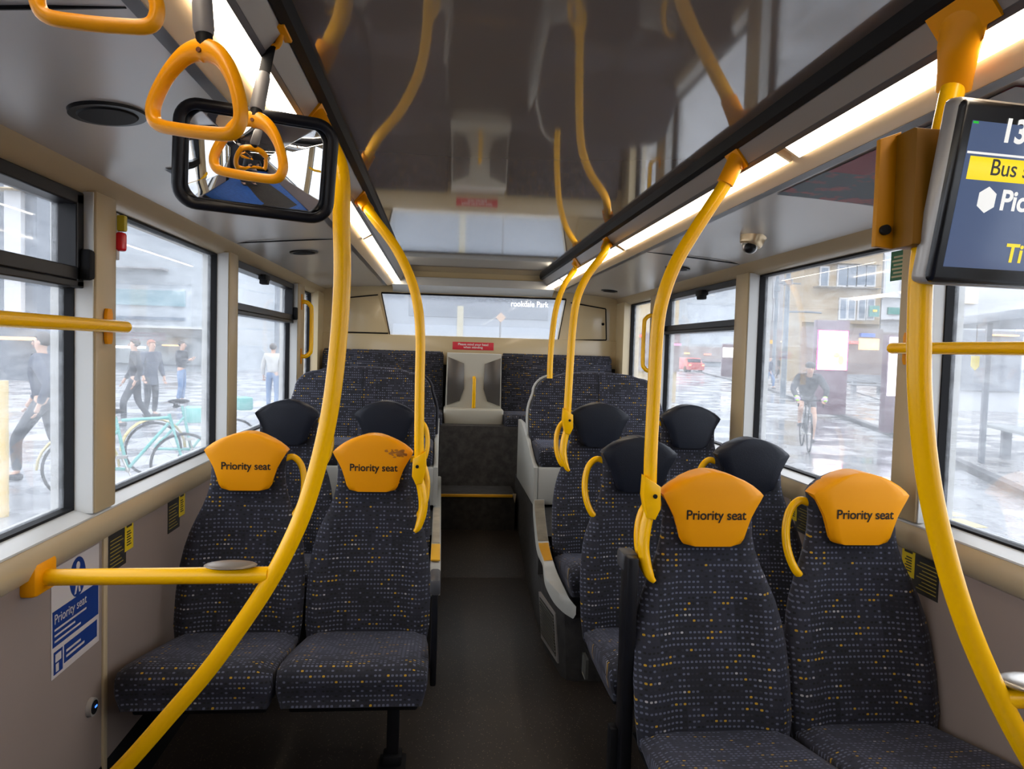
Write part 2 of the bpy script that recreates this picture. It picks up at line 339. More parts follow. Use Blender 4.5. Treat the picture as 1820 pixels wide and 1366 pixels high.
if True:
    pills = {-1: [(2.035, 2.155), (3.255, 3.385), (4.77, 4.97)], 1: [(1.985, 2.110), (3.232, 3.375), (4.62, 4.80)]}
    k = 0
    for s, side in ((-1, 'left'), (1, 'right')):
        allp = [(-3.6, -3.45), (-2.35, -2.2), (-1.0, -0.87), (0.40, 0.54)] + pills[s] + [(5.50, 5.62)]
        for a, b in allp[:-1]:
            bm = nb(); box(bm, min(s*1.145, s*1.262), max(s*1.145, s*1.262), a, b, 0.86, 1.715, 0.006)
            struct('trim_pillar_%d' % (k+1), bm, M_pill); k += 1
            bm = nb(); box(bm, min(s*1.152, s*1.258), max(s*1.152, s*1.258), a-0.006, a, 0.862, 1.71, 0)
            struct('trim_pillar_reveal_%d' % k, bm, M_sill, smooth=False)  # white slab on the pillar: daylight from the window put into the colour
        for i in range(len(allp)-1):
            a, b = allp[i][1]-0.01, allp[i+1][0]+0.005
            n = 'window_%d' % (i+1 + (10 if s > 0 else 0))
            gx0, gx1 = sorted((s*1.222, s*1.226))
            wn_ = struct(n, bx(gx0, gx1, a, b, 0.865, 1.71), GLASS, smooth=False)
            # black gasket round the pane
            g0, g1 = sorted((s*1.198, s*1.235)); t = 0.012
            bm = nb(); box(bm, g0, g1, a, b, 0.862, 0.862+t+0.004); box(bm, g0, g1, a, b, 1.695, 1.71)
            box(bm, g0, g1, a, a+t, 0.862, 1.71); box(bm, g0, g1, b-t-0.004, b, 0.862, 1.71)
            tagp(mk('gasket', bm, M_blk, wn_, smooth=False), 'black rubber gasket')
            vent = (s < 0 and i in (3, 5)) or (s > 0 and i == 5)
            if vent:
                g0, g1 = sorted((s*1.175, s*1.24))
                bm = nb(); box(bm, g0, g1, a, b, 1.458, 1.478, 0.004); box(bm, g0+0.01*(s > 0), g1, a, b, 1.478, 1.512, 0.003)
                box(bm, g0, g1, a, b, 1.672, 1.706, 0.004); box(bm, g0, g1, b-0.045, b, 1.46, 1.70, 0.004); box(bm, g0, g1, a, a+0.02, 1.46, 1.70, 0.003)
                tagp(mk('vent_frame', bm, M_blkg, wn_, smooth=False), 'black frame of the opening vent')
                yc = a + (b-a)*0.42
                h0, h1 = sorted((s*1.15, s*1.19))
                bm = nb(); box(bm, h0, h1, yc-0.05, yc+0.05, 1.655, 1.685, 0.006); box(bm, h0, h1, yc-0.025, yc+0.03, 1.635, 1.66, 0.005)
                mk('vent_latch', bm, M_blk, wn_)
                bm = nb(); box(bm, h0, h1, b-0.03, b+0.02, 1.48, 1.56, 0.008)
                mk('vent_catch', bm, M_blk, wn_)

# ------------------------------------------------------------------ rear wall
RY = 5.75
def q(px, py, Y=RY):
    v = at(px, py, Y=Y); return (v.x, v.z)
wl = [q(678, 520), q(1006, 532), q(992, 603), q(693, 594)]
zt = (wl[0][1]+wl[1][1])/2; zb = (wl[2][1]+wl[3][1])/2
tlx, trx, blx, brx = wl[0][0], wl[1][0], wl[3][0], wl[2][0]
bm = nb()
prism(bm, [(-1.2, zb), (blx, zb), (tlx, zt), (tlx+0.12, zt+0.015), (-1.2, 2.0)][:3]+[(tlx, 2.0), (-1.2, 2.0)], 'Y', RY, RY+0.1)
prism(bm, [(1.2, zb), (brx, zb), (trx, zt), (trx, 2.0), (1.2, 2.0)], 'Y', RY, RY+0.1)
prism(bm, [(tlx, zt), (trx, zt), (trx, 2.0), (tlx, 2.0)], 'Y', RY, RY+0.1)
struct('wall_rear', bm, M_rear, smooth=False)
zf = q(845, 625)[1]
struct('wall_rear_band', bx(-1.2, 1.2, RY-0.03, RY+0.1, 1.2, zb, 0.006), M_rear)
struct('wall_rear_base', bx(-1.26, 1.26, RY-0.02, RY+0.15, -0.2, 1.25), M_carpet, smooth=False)
# coving between ceiling and rear wall
struct('trim_rear_coving', prism(nb(), [(5.60, 1.86), (5.60, 1.80), (5.68, 1.785), (5.735, zt+0.012), (5.78, zt+0.012), (5.78, 1.9)], 'X', -0.62, 0.62), M_sill, angle=60)
wr = struct('window_20', prism(nb(), [(blx, zb), (brx, zb), (trx, zt), (tlx, zt)], 'Y', RY+0.05, RY+0.054), RGLASS, smooth=False)
bm = nb()
for a, b in (((tlx, zt), (trx, zt)), ((blx, zb), (tlx, zt)), ((brx, zb), (trx, zt))):
    tube(bm, [(a[0], RY-0.002, a[1]), (b[0], RY-0.002, b[1])], 0.007 if a[1] == b[1] else 0.004, seg=8, n=1)
tagp(mk('gasket', bm, M_blk, wr), 'black rubber gasket')
# access doors in the rear corners
for nm, pts, lab, kh in (('left', [(618, 529), (672, 524), (690, 592), (616, 590)], 'cream access panel left of the rear window', (560, 545)),
                     ('right', [(1014, 538), (1076, 549), (1077, 604), (1021, 604)], 'cream access panel with small round lock right of the rear window', (1071, 576))):
    P = [q(*p) for p in pts]; c = at(*pts[0], Y=RY)
    t = thing('access_panel', lab, 'panel', (0, 0, 0), group=None)
    mk('door', prism(nb(), P, 'Y', RY-0.012, RY+0.01, 0.003), M_rear, t)
    for i in range(4):
        a, b = P[i], P[(i+1) % 4]
        if nm == 'left' and i in (1, 3) or nm == 'right' and i == 3: continue
        mk('edge_gap', tube(nb(), [(a[0], RY-0.010, a[1]), (b[0], RY-0.010, b[1])], 0.0055, seg=6, n=1), M_blk, t)
    if nm == 'right':
        v = q(*kh); mk('lock', cyl(nb(), (v[0], RY-0.018, v[1]), (v[0], RY-0.008, v[1]), 0.011), M_blk, t)
# small dark fixing dot at the bottom left of the rear window
# red notice
v = [q(805, 607, RY-0.03), q(877, 610, RY-0.03), q(877, 623, RY-0.03), q(806, 621, RY-0.03)]
cx_, cz_ = (v[0][0]+v[1][0])/2, (v[0][1]+v[3][1])/2
rs = thing('warning_sign', 'red sign with white lettering above the centre console on the rear wall', 'sign', (cx_, RY-0.033, cz_))
mk('plate', bx(-0.16, 0.16, -0.002, 0.002, -0.029, 0.031, 0.001), M_red, rs)
text('lettering', 'Please mind your head\nwhen standing', 0.0245, M_paper, rs, Matrix.Translation((0, -0.003, 0.002)) @ FACE_Y, sx=1.06, bold=0.0004)

# step into the raised rear aisle and its yellow nosing
SY = 4.85
zs = at(846, 879, Y=SY).z
struct('floor_rear', bx(-0.24, 0.28, SY, Y1, 0.0, zs), M_carpet, smooth=False)
t = struct('trim_step_nosing', bx(-0.235, 0.262, SY-0.010, SY+0.006, zs-0.014, zs+0.004, 0.002), M_yeld)
struct('trim_step_bracket', prism(nb(), [(0.262, zs+0.01), (0.285, zs+0.01), (0.278, zs-0.05)], 'Y', SY-0.015, SY+0.0), M_cream, smooth=False)
BY = 5.18
zbn = at(850, 757, Y=BY).z
struct('wall_bench_riser', bx(-1.17, 1.17, BY, RY-0.02, 0.0, zbn), mat('riser_carpet', (0.045, 0.041, 0.038), 0.9, var=(25, 0.4), bump=(300, 0.4)), smooth=False)

# ------------------------------------------------------------------ rear bench, two halves and the console between
xL, xR = q(792, 650, 5.62)[0], q(888, 650, 5.62)[0]
ztop = q(845, 626, 5.62)[1]
for s, a, b, lab in ((-1, -1.14, xL, 'patterned fabric rear bench seat left of the grey console'), (1, xR, 1.10, 'patterned fabric rear bench seat right of the grey console')):
    t = thing('rear_bench', lab, 'bench seat', ((a+b)/2, BY, zbn), group=None)
    ox = (a+b)/2; hw = (b-a)/2-0.016
    def rb(z, y0, y1, h): return [(-h, y1, z), (-h, y0+0.02, z), (-h+0.02, y0, z), (h-0.02, y0, z), (h, y0+0.02, z), (h, y1, z)]
    H = ztop-zbn
    bm = loft(nb(), [rb(0.03, 0.33, 0.43, hw), rb(H*0.5, 0.36, 0.45, hw), rb(H-0.03, 0.40, 0.46, hw), rb(H, 0.43, 0.46, hw-0.01)], lambda c: (c.x, c.z))
    mk('backrest', bm, MOQ, t, angle=60)
    bm = loft(nb(), [rb(0.0, 0.0, 0.40, hw), rb(0.04, -0.01, 0.40, hw), rb(0.075, 0.01, 0.40, hw), rb(0.085, 0.05, 0.40, hw-0.02)], lambda c: (c.x, c.y+c.z))
    mk('cushion', bm, MOQ, t, angle=60)
CYc = 5.38
zc0, zc1, zc2 = q(845, 755, CYc)[1], q(845, 725, CYc)[1], q(845, 628, CYc)[1]
x0, x1 = q(792, 700, CYc)[0], q(892, 700, CYc)[0]; xc = (x0+x1)/2; hw = (x1-x0)/2
co = thing('rear_console', 'grey moulded console with two dark insets between the rear bench seats', 'console', (xc, CYc, zc0))
H = zc2-zc0; hl = zc1-zc0
bm = nb(); box(bm, -hw-0.012, hw+0.012, -0.06, 0.25, 0.0, hl, 0.018, 3); mk('base_shelf', bm, M_cons, co)
bm = nb(); prism(bm, [(-hw, hl-0.01), (-hw+0.006, H), (hw-0.006, H), (hw, hl-0.01)], 'Y', 0.04, 0.30, 0.008); mk('back_panel', bm, M_cons, co)
for s in (-1, 1):
    P = [(s*(hw-0.012), H-0.03), (s*(hw-0.13), H-0.075), (s*(hw-0.135), hl+0.14), (s*(hw-0.105), hl+0.05), (s*(hw-0.010), hl+0.015)]
    mk('inset', prism(nb(), P, 'Y', 0.031, 0.06, 0.003), M_consd, co)
bm = nb(); tube(bm, [(0, 0.045, H*0.66), (0, 0.0, H*0.645), (0, -0.012, H*0.60), (0, -0.012, hl+0.05), (0, 0.0, hl+0.01), (0, 0.04, hl-0.005)], 0.0135, seg=14)
mk('grab_handle', bm, M_yel, co)

# ------------------------------------------------------------------ wheel boxes (podiums) with white capping, both sides
def podium_right():
    t = thing('wheel_box', 'carpeted wheel box with white capping and vent grille right of the aisle', 'wheel box', (0.3, 2.8, 0))
    O = Vector((0.3, 2.8, 0))
    bot = [(0.308, 5.17), (0.285, 4.2), (0.252, 3.22), (0.284, 2.906), (0.300, 2.872), (0.335, 2.856), (1.16, 2.856), (1.16, 5.17)]
    top = [(0.308, 5.17), (0.300, 4.1), (0.222, 3.24), (0.252, 2.92), (0.280, 2.865), (0.330, 2.84), (1.16, 2.84), (1.16, 5.17)]
    low = loft(nb(), [[(x-0.3, y-2.8, 0) for x, y in bot], [(x-0.3, y-2.8, 0.32) for x, y in top]]); mk('side_panel', low, M_carpet, t, angle=30)
    up = [(0.308, 5.17), (0.300, 4.1), (0.222, 3.24), (0.28, 3.24), (0.285, 3.43), (1.16, 3.43), (1.16, 5.17)]
    mk('upper_body', prism(nb(), [(x-0.3, y-2.8) for x, y in up], 'Z', 0.318, 0.445), M_carpet, t, smooth=False)
    out = [(0.296, 4.05, 0.462), (0.262, 3.75, 0.452), (0.213, 3.24, 0.430)] + [tuple(at(px, py, Y=y)) for px, py, y in ((964, 1004, 3.00), (966, 1022, 2.95), (970, 1043, 2.92), (984, 1070, 2.87), (1001, 1088, 2.83), (1018, 1099, 2.80))]
    inn = [(0.360, 4.05, 0.495), (0.322, 3.75, 0.485), (0.268, 3.24, 0.462)] + [tuple(at(px, py, Y=y)) for px, py, y in ((983, 996, 3.00), (989, 1014, 2.95), (996, 1030, 2.91), (1004, 1047, 2.86), (1012, 1063, 2.82), (1024, 1078, 2.78))]
    rings = []
    for P, Q in zip(catmull([Vector(p) for p in out], 5), catmull([Vector(p) for p in inn], 5)):
        P = P-O; Q = Q-O; e = Vector((0, 0, 1)); m_ = P.lerp(Q, 0.12); m_.z = Q.z - 0.002
        rings.append([P, P.lerp(m_, 0.55)+Vector((-0.002, 0, 0.003)), m_, Q, Q-e*0.03, P.lerp(Q, 0.3)-e*0.012])
    mk('capping', loft(nb(), rings), M_white, t, angle=50)
    def strip_on(nm, a, b, m):
        """flat piece lying on the capping between distances a and b"""
        bm = nb(); C1 = catmull([Vector(p) for p in out], 12); C2 = catmull([Vector(p) for p in inn], 12); rows = []
        for P, Q in zip(C1, C2):
            if a <= P.y <= b:
                P = P-O; Q = Q-O; L = P.lerp(Q, 0.14); L.z = Q.z-0.001; rows.append((L+Vector((0, 0, 0.0015)), Q+Vector((-0.002, 0, 0.0025))))
        vs = [[bm.verts.new(p) for p in r] for r in rows]
        for i in range(len(vs)-1): bm.faces.new((vs[i][0], vs[i][1], vs[i+1][1], vs[i+1][0]))
        bmesh.ops.solidify(bm, geom=bm.faces[:], thickness=0.002); return mk(nm, bm, m, t)
    strip_on('worn_tread', 3.26, 4.05, M_beige); strip_on('yellow_marker', 2.995, 3.25, M_yeld)
    # vent grille, set into the chamfered front corner of the side panel
    A, B = Vector((0.2785, 2.925)), Vector((0.2475, 3.195)); d = (B-A).normalized(); nrm = Vector((-d.y, d.x)); nrm = nrm if nrm.x < 0 else -nrm
    def sq(bm, s0, s1, z0, z1, h0, h1):
        vs = []
        for h in (h0, h1):
            for ss, zz in ((s0, z0), (s1, z0), (s1, z1), (s0, z1)):
                lean = -0.085*zz; p = A+d*ss+nrm*h; vs.append(bm.verts.new((p.x+lean-0.3, p.y-2.8, zz)))
        for f in ((3, 2, 1, 0), (4, 5, 6, 7), (0, 1, 5, 4), (1, 2, 6, 5), (2, 3, 7, 6), (3, 0, 4, 7)): bm.faces.new([vs[i] for i in f])
    L = (B-A).length; bm = nb(); sq(bm, 0.0, L, 0.045, 0.255, -0.02, 0.004); gr = mk('vent_grille', bm, M_greyp, t, smooth=False)
    bm = nb(); sq(bm, 0.02, L-0.02, 0.065, 0.238, 0.004, 0.005); mk('dark_backing', bm, M_blk, gr, smooth=False)
    bm = nb()
    for i in range(13): sq(bm, 0.02, L-0.02, 0.070+i*0.0130, 0.0768+i*0.0130, 0.005, 0.009)
    mk('slat', bm, M_steel, gr, smooth=False)
    return t
podium_right()
def podium_left():
    t = thing('wheel_box', 'carpeted wheel box with white capping left of the aisle behind priority seats', 'wheel box', (-0.3, 3.0, 0))
    bm = nb(); box(bm, -0.86, 0.058, 0.0, 2.17, 0.0, 0.30); mk('side_panel', bm, M_carpet, t, smooth=False)
    bm = nb(); box(bm, -0.86, 0.060, 0.50, 2.17, 0.295, 0.43); mk('upper_body', bm, M_carpet, t, smooth=False)
    C = catmull([Vector((0, 2.0, 0.452)), Vector((0, 1.0, 0.452)), Vector((0, 0.3, 0.452)), Vector((0, 0.02, 0.445)), Vector((0, -0.06, 0.42)), Vector((0, -0.10, 0.37))], 5)
    rings = [[(0.082, c.y, c.z-0.03), (0.082, c.y, c.z-0.006), (0.076, c.y, c.z), (0.040, c.y, c.z+0.001), (0.038, c.y, c.z-0.03)] for c in C]
    mk('capping', loft(nb(), rings), M_white, t, angle=40)
    mk('worn_tread', bx(0.042, 0.077, 0.27, 1.0, 0.451, 0.4555, 0.001), M_beige, t)
    mk('yellow_marker', bx(0.040, 0.079, 0.0, 0.25, 0.449, 0.4555, 0.001), M_yeld, t)
    return t
podium_left()

# ------------------------------------------------------------------ single bus seats
HW = [(0.262, 0.180, -0.110), (0.29, 0.205, -0.118), (0.36, 0.214, -0.112), (0.46, 0.216, -0.088), (0.55, 0.212, -0.062), (0.61, 0.203, -0.045), (0.66, 0.190, -0.032),
      (0.71, 0.170, -0.020), (0.75, 0.152, -0.012), (0.79, 0.138, -0.006), (0.83, 0.129, -0.003), (0.88, 0.126, -0.002), (0.92, 0.131, 0.0), (0.948, 0.137, 0.001), (0.965, 0.122, 0.003), (0.985, 0.092, 0.006), (1.0, 0.045, 0.012)]
def back_mesh():
    rings = []
    for z, w, y in HW:
        dish = 0.016 if z < 0.7 else 0.006
        fr = []
        n = 12
        for k in range(n+1):
            x = -w + 2*w*k/n; t = abs(x)/w
            yy = y + dish*(1-t*t) - (0.014*(1-((t-0.82)/0.3)**2) if t > 0.55 and z < 0.75 else 0)
            if t > 0.98: yy = y + 0.012
            fr.append((x, yy, z))
        th = 0.062 if z > 0.5 else 0.07
        bk = [(w-0.002, y+0.035, z), (w*0.9, y+th, z), (0, y+th+0.01, z), (-w*0.9, y+th, z), (-w+0.002, y+0.035, z)]
        rings.append(fr+bk)
    return loft(nb(), rings, lambda c: (c.x, c.z))
CU = [(-0.560, 0.300, 0.345, 0.190), (-0.566, 0.292, 0.372, 0.205), (-0.555, 0.285, 0.397, 0.212), (-0.530, 0.282, 0.408, 0.215), (-0.47, 0.282, 0.404, 0.216), (-0.36, 0.28, 0.385, 0.215), (-0.24, 0.275, 0.362, 0.212), (-0.14, 0.27, 0.345, 0.205), (-0.08, 0.27, 0.335, 0.2)]
def cushion_mesh():
    rings = []
    for y, zb_, zt_, w in CU:
        r = []
        n = 10
        for k in range(n+1):
            x = -w + 2*w*k/n; t = abs(x)/w
            z = zt_ - 0.006*(1-t*t) - (0.020*((t-0.86)/0.14)**2 if t > 0.86 else 0)
            r.append((x, y, z))
        r += [(w+0.002, y, (zt_+zb_)/2), (w-0.012, y+0.004, zb_), (-w+0.012, y+0.004, zb_), (-w-0.002, y, (zt_+zb_)/2)]
        rings.append(r)
    return loft(nb(), rings, lambda c: (c.x, (c.y+0.03) if c.y > -0.545 else -0.515-(0.40-c.z)))
HH = [(0.812, 0.060), (0.818, 0.081), (0.832, 0.090), (0.86, 0.098), (0.89, 0.108), (0.915, 0.121), (0.935, 0.133), (0.951, 0.1415), (0.962, 0.131), (0.978, 0.110), (0.992, 0.085), (1.004, 0.055), (1.011, 0.028), (1.013, 0.008)]
def head_y(x, z):
    t = (z-0.9)/0.1
    return -0.040 + 0.10*x*x*3 + 0.004*t*t + (0.30*(z-0.985)**2/0.03 if z > 0.985 else 0)
def head_mesh():
    rings = []
    for z, w in HH:
        n = 12; fr = []
        for k in range(n+1):
            x = -w + 2*w*k/n; t = abs(x)/w
            fr.append((x, head_y(x, z) + (0.008 if t > 0.98 else 0), z))
        yb = 0.055 if z > 0.94 else -0.012
        fr += [(w-0.001, yb*0.6-0.004, z), (w*0.85, yb, z), (-w*0.85, yb, z), (-w+0.001, yb*0.6-0.004, z)]
        rings.append(fr)
    return loft(nb(), rings)
def make_seat(kind, side):
    """side -1: aisle to the right (seat left of aisle); grab handle on the aisle side"""
    t = thing('bus_chair', None, 'bus seat')
    mk('backrest', back_mesh(), MOQ, t, angle=70); mk('cushion', cushion_mesh(), MOQ, t, angle=70)
    h = mk('headrest', head_mesh(), M_yelp if kind == 'priority' else M_vinyl, t, angle=60)
    h['label'] = 'yellow padded headrest' if kind == 'priority' else 'black vinyl headrest'
    if kind == 'priority':
        text('lettering', 'Priority seat', 0.0365, M_ink, h, Matrix.Translation((0.004, 0, 0.898)) @ FACE_Y, sx=0.93, ext=0.0003,
             warp=lambda c: Vector((c.x, head_y(c.x, c.z)-0.0016, c.z)), bold=0.0006)
    a = -side
    bm = nb()
    tube(bm, [(a*0.118, 0.035, 0.915), (a*0.150, 0.036, 0.922), (a*0.176, 0.034, 0.900), (a*0.190, 0.03, 0.86), (a*0.193, 0.022, 0.81), (a*0.186, 0.010, 0.765), (a*0.170, 0.0, 0.728), (a*0.150, 0.0, 0.712)], 0.0115, seg=12)
    tagp(mk('grab_handle', bm, M_yel, t), 'yellow grab handle on the aisle side')
    # pan and rear shell
    bm = nb(); box(bm, -0.19, 0.19, -0.50, -0.04, 0.245, 0.285, 0.01); mk('seat_pan', bm, M_blk, t)
    return t
protos = {}
def place_seat(kind, side, x, y, z, label, group):
    key = (kind, side)
    if key not in protos: protos[key] = o = make_seat(kind, side)
    else: o = copy_tree(protos[key])
    o.location = (x, y, z); o['label'] = label; o['group'] = group; return o
GP, GB = 'yellow headrest priority seats', 'black headrest bus seats'
sLw = place_seat('priority', -1, -0.910, 2.65, 0.0, 'priority seat with yellow headrest by the left window, info stickers beside it', GP)
sLa = place_seat('priority', -1, -0.470, 2.65, 0.0, 'priority seat left of the aisle, yellow headrest with dark scuff mark', GP)
sRa = place_seat('priority', 1, 0.512, 1.94, 0.0, 'priority seat right of the aisle, yellow headrest beside a pole', GP)
sRw = place_seat('priority', 1, 0.950, 1.96, 0.0, 'priority seat with yellow headrest by the right window', GP)
place_seat('black', -1, -0.924, 3.40, 0.062, 'bus seat with black headrest, left window side', GB)
place_seat('black', -1, -0.484, 3.40, 0.066, 'bus seat with black headrest left of the aisle behind the scuffed yellow headrest', GB)
b1 = place_seat('black', 1, 0.500, 2.64, 0.010, 'bus seat with black headrest directly behind the right pole with seat bracket', GB)
b2 = place_seat('black', 1, 0.942, 2.66, 0.010, 'bus seat with black headrest between the two right yellow headrests', GB)
place_seat('black', 1, 0.500, 3.34, 0.083, 'farthest black headrest seat beside the aisle, above the vent grille', GB)
place_seat('black', 1, 0.935, 3.34, 0.083, 'farthest black headrest seat by the right window', GB)
# the scuff on the left aisle priority headrest
for ch in sLa.children:
    if ch.name.startswith('headrest'):
        bm = nb(); random.seed(3)
        for i in range(26):
            cx0, cz0 = random.gauss(0.083, 0.016), random.gauss(0.953, 0.008)
            if abs(cx0) > 0.125: continue
            r0 = random.uniform(0.002, 0.006); vs = []
            for k in range(7):
                xx = cx0+r0*math.cos(k*0.9)*random.uniform(0.8, 2.2); zz = cz0+r0*math.sin(k*0.9)*random.uniform(0.5, 1.1)
                zz = min(zz, 0.965); vs.append(bm.verts.new((xx, head_y(xx, zz)-0.0008, zz)))
            bm.faces.new(vs)
        bmesh.ops.solidify(bm, geom=bm.faces[:], thickness=0.0003)
        tagp(mk('scuff_mark', bm, mat('scuff_brown', (0.35, 0.12, 0.006), 0.7), ch, smooth=False), 'brown scuff mark')
def seat_leg(seat, lx, ly, z0=0.0, nm='leg', flange=True):
    bm = nb(); o = seat.location
    box(bm, lx-0.019, lx+0.019, ly-0.015, ly+0.015, -o.z+0.004, 0.262, 0.004)
    box(bm, lx-0.042, lx+0.042, ly-0.05, ly+0.05, -o.z+0.001, -o.z+0.012, 0.004); box(bm, lx-0.03, lx+0.03, ly-0.03, ly+0.03, -o.z+0.01, -o.z+0.045, 0.008)
    mk(nm, bm, M_blk, seat)
seat_leg(sLa, 0.11, -0.36)
seat_leg(sRa, -0.14, -0.30); seat_leg(sRw, 0.1, -0.30)
# aisle side armrest frames
def side_arm(seat, x, y, ztop, zlow, w, d, pad):
    bm = nb(); box(bm, x-w, x+w, y-d, y+d, zlow, ztop, 0.006); 
    a = mk('armrest', bm, M_blkg, seat)
    bm = nb(); box(bm, x-w-0.006, x+w+0.006, y-d-pad, y+d+0.03, ztop-0.045, ztop+0.004, 0.009); mk('pad', bm, mat('dark_grey_pad', (0.045, 0.045, 0.05), 0.5), a)
side_arm(sLa, 0.232, -0.42, 0.635, 0.29, 0.010, 0.02, 0.05)
side_arm(sRa, -0.225, -0.02, 0.785, 0.02, 0.016, 0.035, -0.03)
bm = nb(); box(bm, -0.262, -0.236, -0.02, 0.02, 0.0, 0.30, 0.004); box(bm, -0.29, -0.19, -0.06, 0.05, 0.0, 0.012, 0.004); mk('leg', bm, M_blk, sRa)
# side skin of the second right seat cushion with its steel bracket
bm = nb(); box(bm, -0.214, -0.204, -0.20, -0.13, 0.185, 0.26, 0.01); tagp(mk('bracket', bm, mat('dull_steel', (0.06, 0.06, 0.055), 0.4), b1), 'grey steel bracket under the cushion')
seat_leg(b1, 0.0, -0.25); seat_leg(b2, 0.0, -0.25)

# ------------------------------------------------------------------ tall double seats
def tall_seat(s, xa, xb, Y, lab):
    """aisle edge xa, window edge xb"""
    xm = (xa+xb)/2; hw = abs(xb-xa)/2
    t = thing('double_bus_chair', lab, 'double bus seat', (xm, Y, 0.46))
    ZT = 1.205-0.46
    def outline(h, inset=0.0):
        pts = []
        R = 0.13
        for z in (0.20, 0.35, 0.5):
            pts.append((h-inset+0.0*z, z))
        for k in range(7):
            an = k/6*PI/2
            pts.append((h-0.03-inset-R*(1-math.cos(an))+0.0, ZT-0.03-R*0.9+R*0.9*math.sin(an)))
        for k in range(1, 6):
            x = (h-0.16-inset)*(1-k/5.0); pts.append((x, ZT-0.03+0.03*(1-(x/(h-0.1))**2)))
        full = pts + [(-x, z) for x, z in reversed(pts[:-1])]
        return full
    P = outline(hw)
    bm = nb(); prism(bm, P, 'Y', -0.05, 0.03, 0.016, 3); setuv(bm, lambda c: (c.x, c.z))
    for v in bm.verts: v.co.y += (v.co.z-0.4)*0.16
    mk('backrest', bm, MOQ, t, angle=60)
    bm = nb()
    tube(bm, [(0, -0.050-0.03+0.0, 0.26), (0, -0.052+0.0, 0.5-0.0), (0, -0.012, ZT-0.02)], 0.003, seg=6, n=4)
    mk('seam', bm, M_blk, t)
    bm = nb(); sg = 1 if xa > xm else -1
    # pale edge frame on the aisle side following the back outline
    half = [p for p in outline(hw+0.006) if (p[0]*sg > 0.05)]
    half = half if sg > 0 else half[::-1]
    half = sorted(half, key=lambda p: (p[1] - abs(p[0])*0.2))
    half = [p for p in half if abs(p[0]) > hw-0.14]
    pts = [Vector((p[0], 0.0+(p[1]-0.4)*0.16+0.035, p[1])) for p in half]
    tube(bm, [Vector((sg*(hw+0.004), 0.02, 0.14))]+pts, 0.018, seg=10, n=3, flat=(0.6, 1.4), ref=(1, 0, 0))
    tagp(mk('edge_frame', bm, M_white if s > 0 else MOQ, t), 'pale grey edge frame' if s > 0 else 'narrow fabric edging')
    for j in (-1, 1):
        bm = nb(); box(bm, j*hw/2-hw/2+0.008, j*hw/2+hw/2-0.008, -0.43, -0.03, 0.21, 0.325, 0.028, 4); setuv(bm, lambda c: (c.x, c.y+c.z))
        mk('cushion', bm, MOQ, t, angle=60)
    bm = nb()
    box(bm, -hw+0.004, hw, -0.44, 0.25, 0.0, 0.212, 0.01)
    mk('base_box', bm, M_white, t)
    # aisle cheek rising towards the rear
    bm = nb(); prism(bm, [(-0.44, 0.0), (-0.44, 0.212), (-0.25, 0.26), (-0.05, 0.33), (0.25, 0.40), (0.45, 0.40), (0.45, 0.0)], 'X', sg*(hw-0.004), sg*(hw+0.022), 0.006)
    mk('side_cheek', bm, M_white, t)
tall_seat(-1, -0.262, -1.135, 4.46, 'tall patterned double seat on white base, left of the rear aisle')
tall_seat(1, 0.318, 1.165, 4.50, 'tall patterned double seat on white base, right of the rear aisle')

# ------------------------------------------------------------------ poles
def clamp(parent, top, nxt, r, big=1.0, l=0.075):
    """flared collar under a fixing plate that follows the sloping ceiling panel"""
    top = Vector(top); sd = 1 if top.x > 0 else -1; d = (Vector(nxt)-top).normalized()
    end = top+d*l; rings = []
    for k in range(9):
        t = k/8; c = top.lerp(end, t); f = (1-t)**2.2
        ax = r*1.28*(1-f)+0.025*f*min(big, 1.15); ay = r*1.28*(1-f)+0.036*big*f
        u = Vector((1, 0, -sd*1.15)).normalized() if t < 0.35 else Vector((1, 0, 0)); u = (u-d*u.dot(d)*t); u.normalize(); w = Vector((0, 1, 0)); w = (w-d*w.dot(d)*t).normalized()
        rings.append([c+u*math.cos(2*PI*q_/24)*ax+w*math.sin(2*PI*q_/24)*ay for q_ in range(24)])
    o = tagp(mk('ceiling_clamp', loft(nb(), rings), M_yelp, parent, angle=60), 'yellow ceiling clamp')
    y = top.y; h = 0.040*big
    mk('fixing_plate', prism(nb(), [(sd*0.521, 1.8795), (sd*0.518, 1.874), (sd*0.552, 1.829), (sd*0.557, 1.833)], 'Y', y-h, y+h), M_yelp, parent, smooth=False)
    return o
def pole(label, pts, r, group, big=1.0, ll=0.07):
    pts = [Vector(p) for p in pts]; pts[0] = Vector(((0.539 if pts[0].x > 0 else -0.539), pts[0].y, 1.857))
    t = thing('grab_pole', label, 'grab pole', (0, 0, 0), group=group)
    tp = [pts[0]+(pts[1]-pts[0]).normalized()*ll*0.45]+pts[1:]
    mk('tube', tube(nb(), tp, r, seg=28), M_yel, t)
    clamp(t, pts[0], pts[1], r, big, ll)
    return t
p2 = lambda L, Y: [at(x, y, Y=Y) for x, y in L]
YP = 1.72
L1 = [at(588, 203, Z=1.862)] + p2([(604, 300), (607, 400), (608, 500), (601, 610), (588, 720), (567, 820), (541, 905), (512, 972), (478, 1035), (430, 1108), (370, 1190), (300, 1272), (222, 1360), (140, 1440)], YP)
a = pole('long curved yellow pole in the left foreground sweeping down to the left wall', L1, 0.0198, None)
bm = nb(); e = at(478, 1021, Y=YP); w = at(60, 1026, X=-1.165)
tube(bm, [e, (e+w)/2, w], 0.0192, seg=18, n=2); mk('side_bar', bm, M_yel, a)
bm = nb(); 
M = Matrix.Translation(w+Vector((0.018, 0, 0.0)))
box(bm, -0.030, 0.012, -0.05, 0.05, -0.035, 0.045, 0.012, M=M); mk('wall_bracket', bm, M_yelp, a)
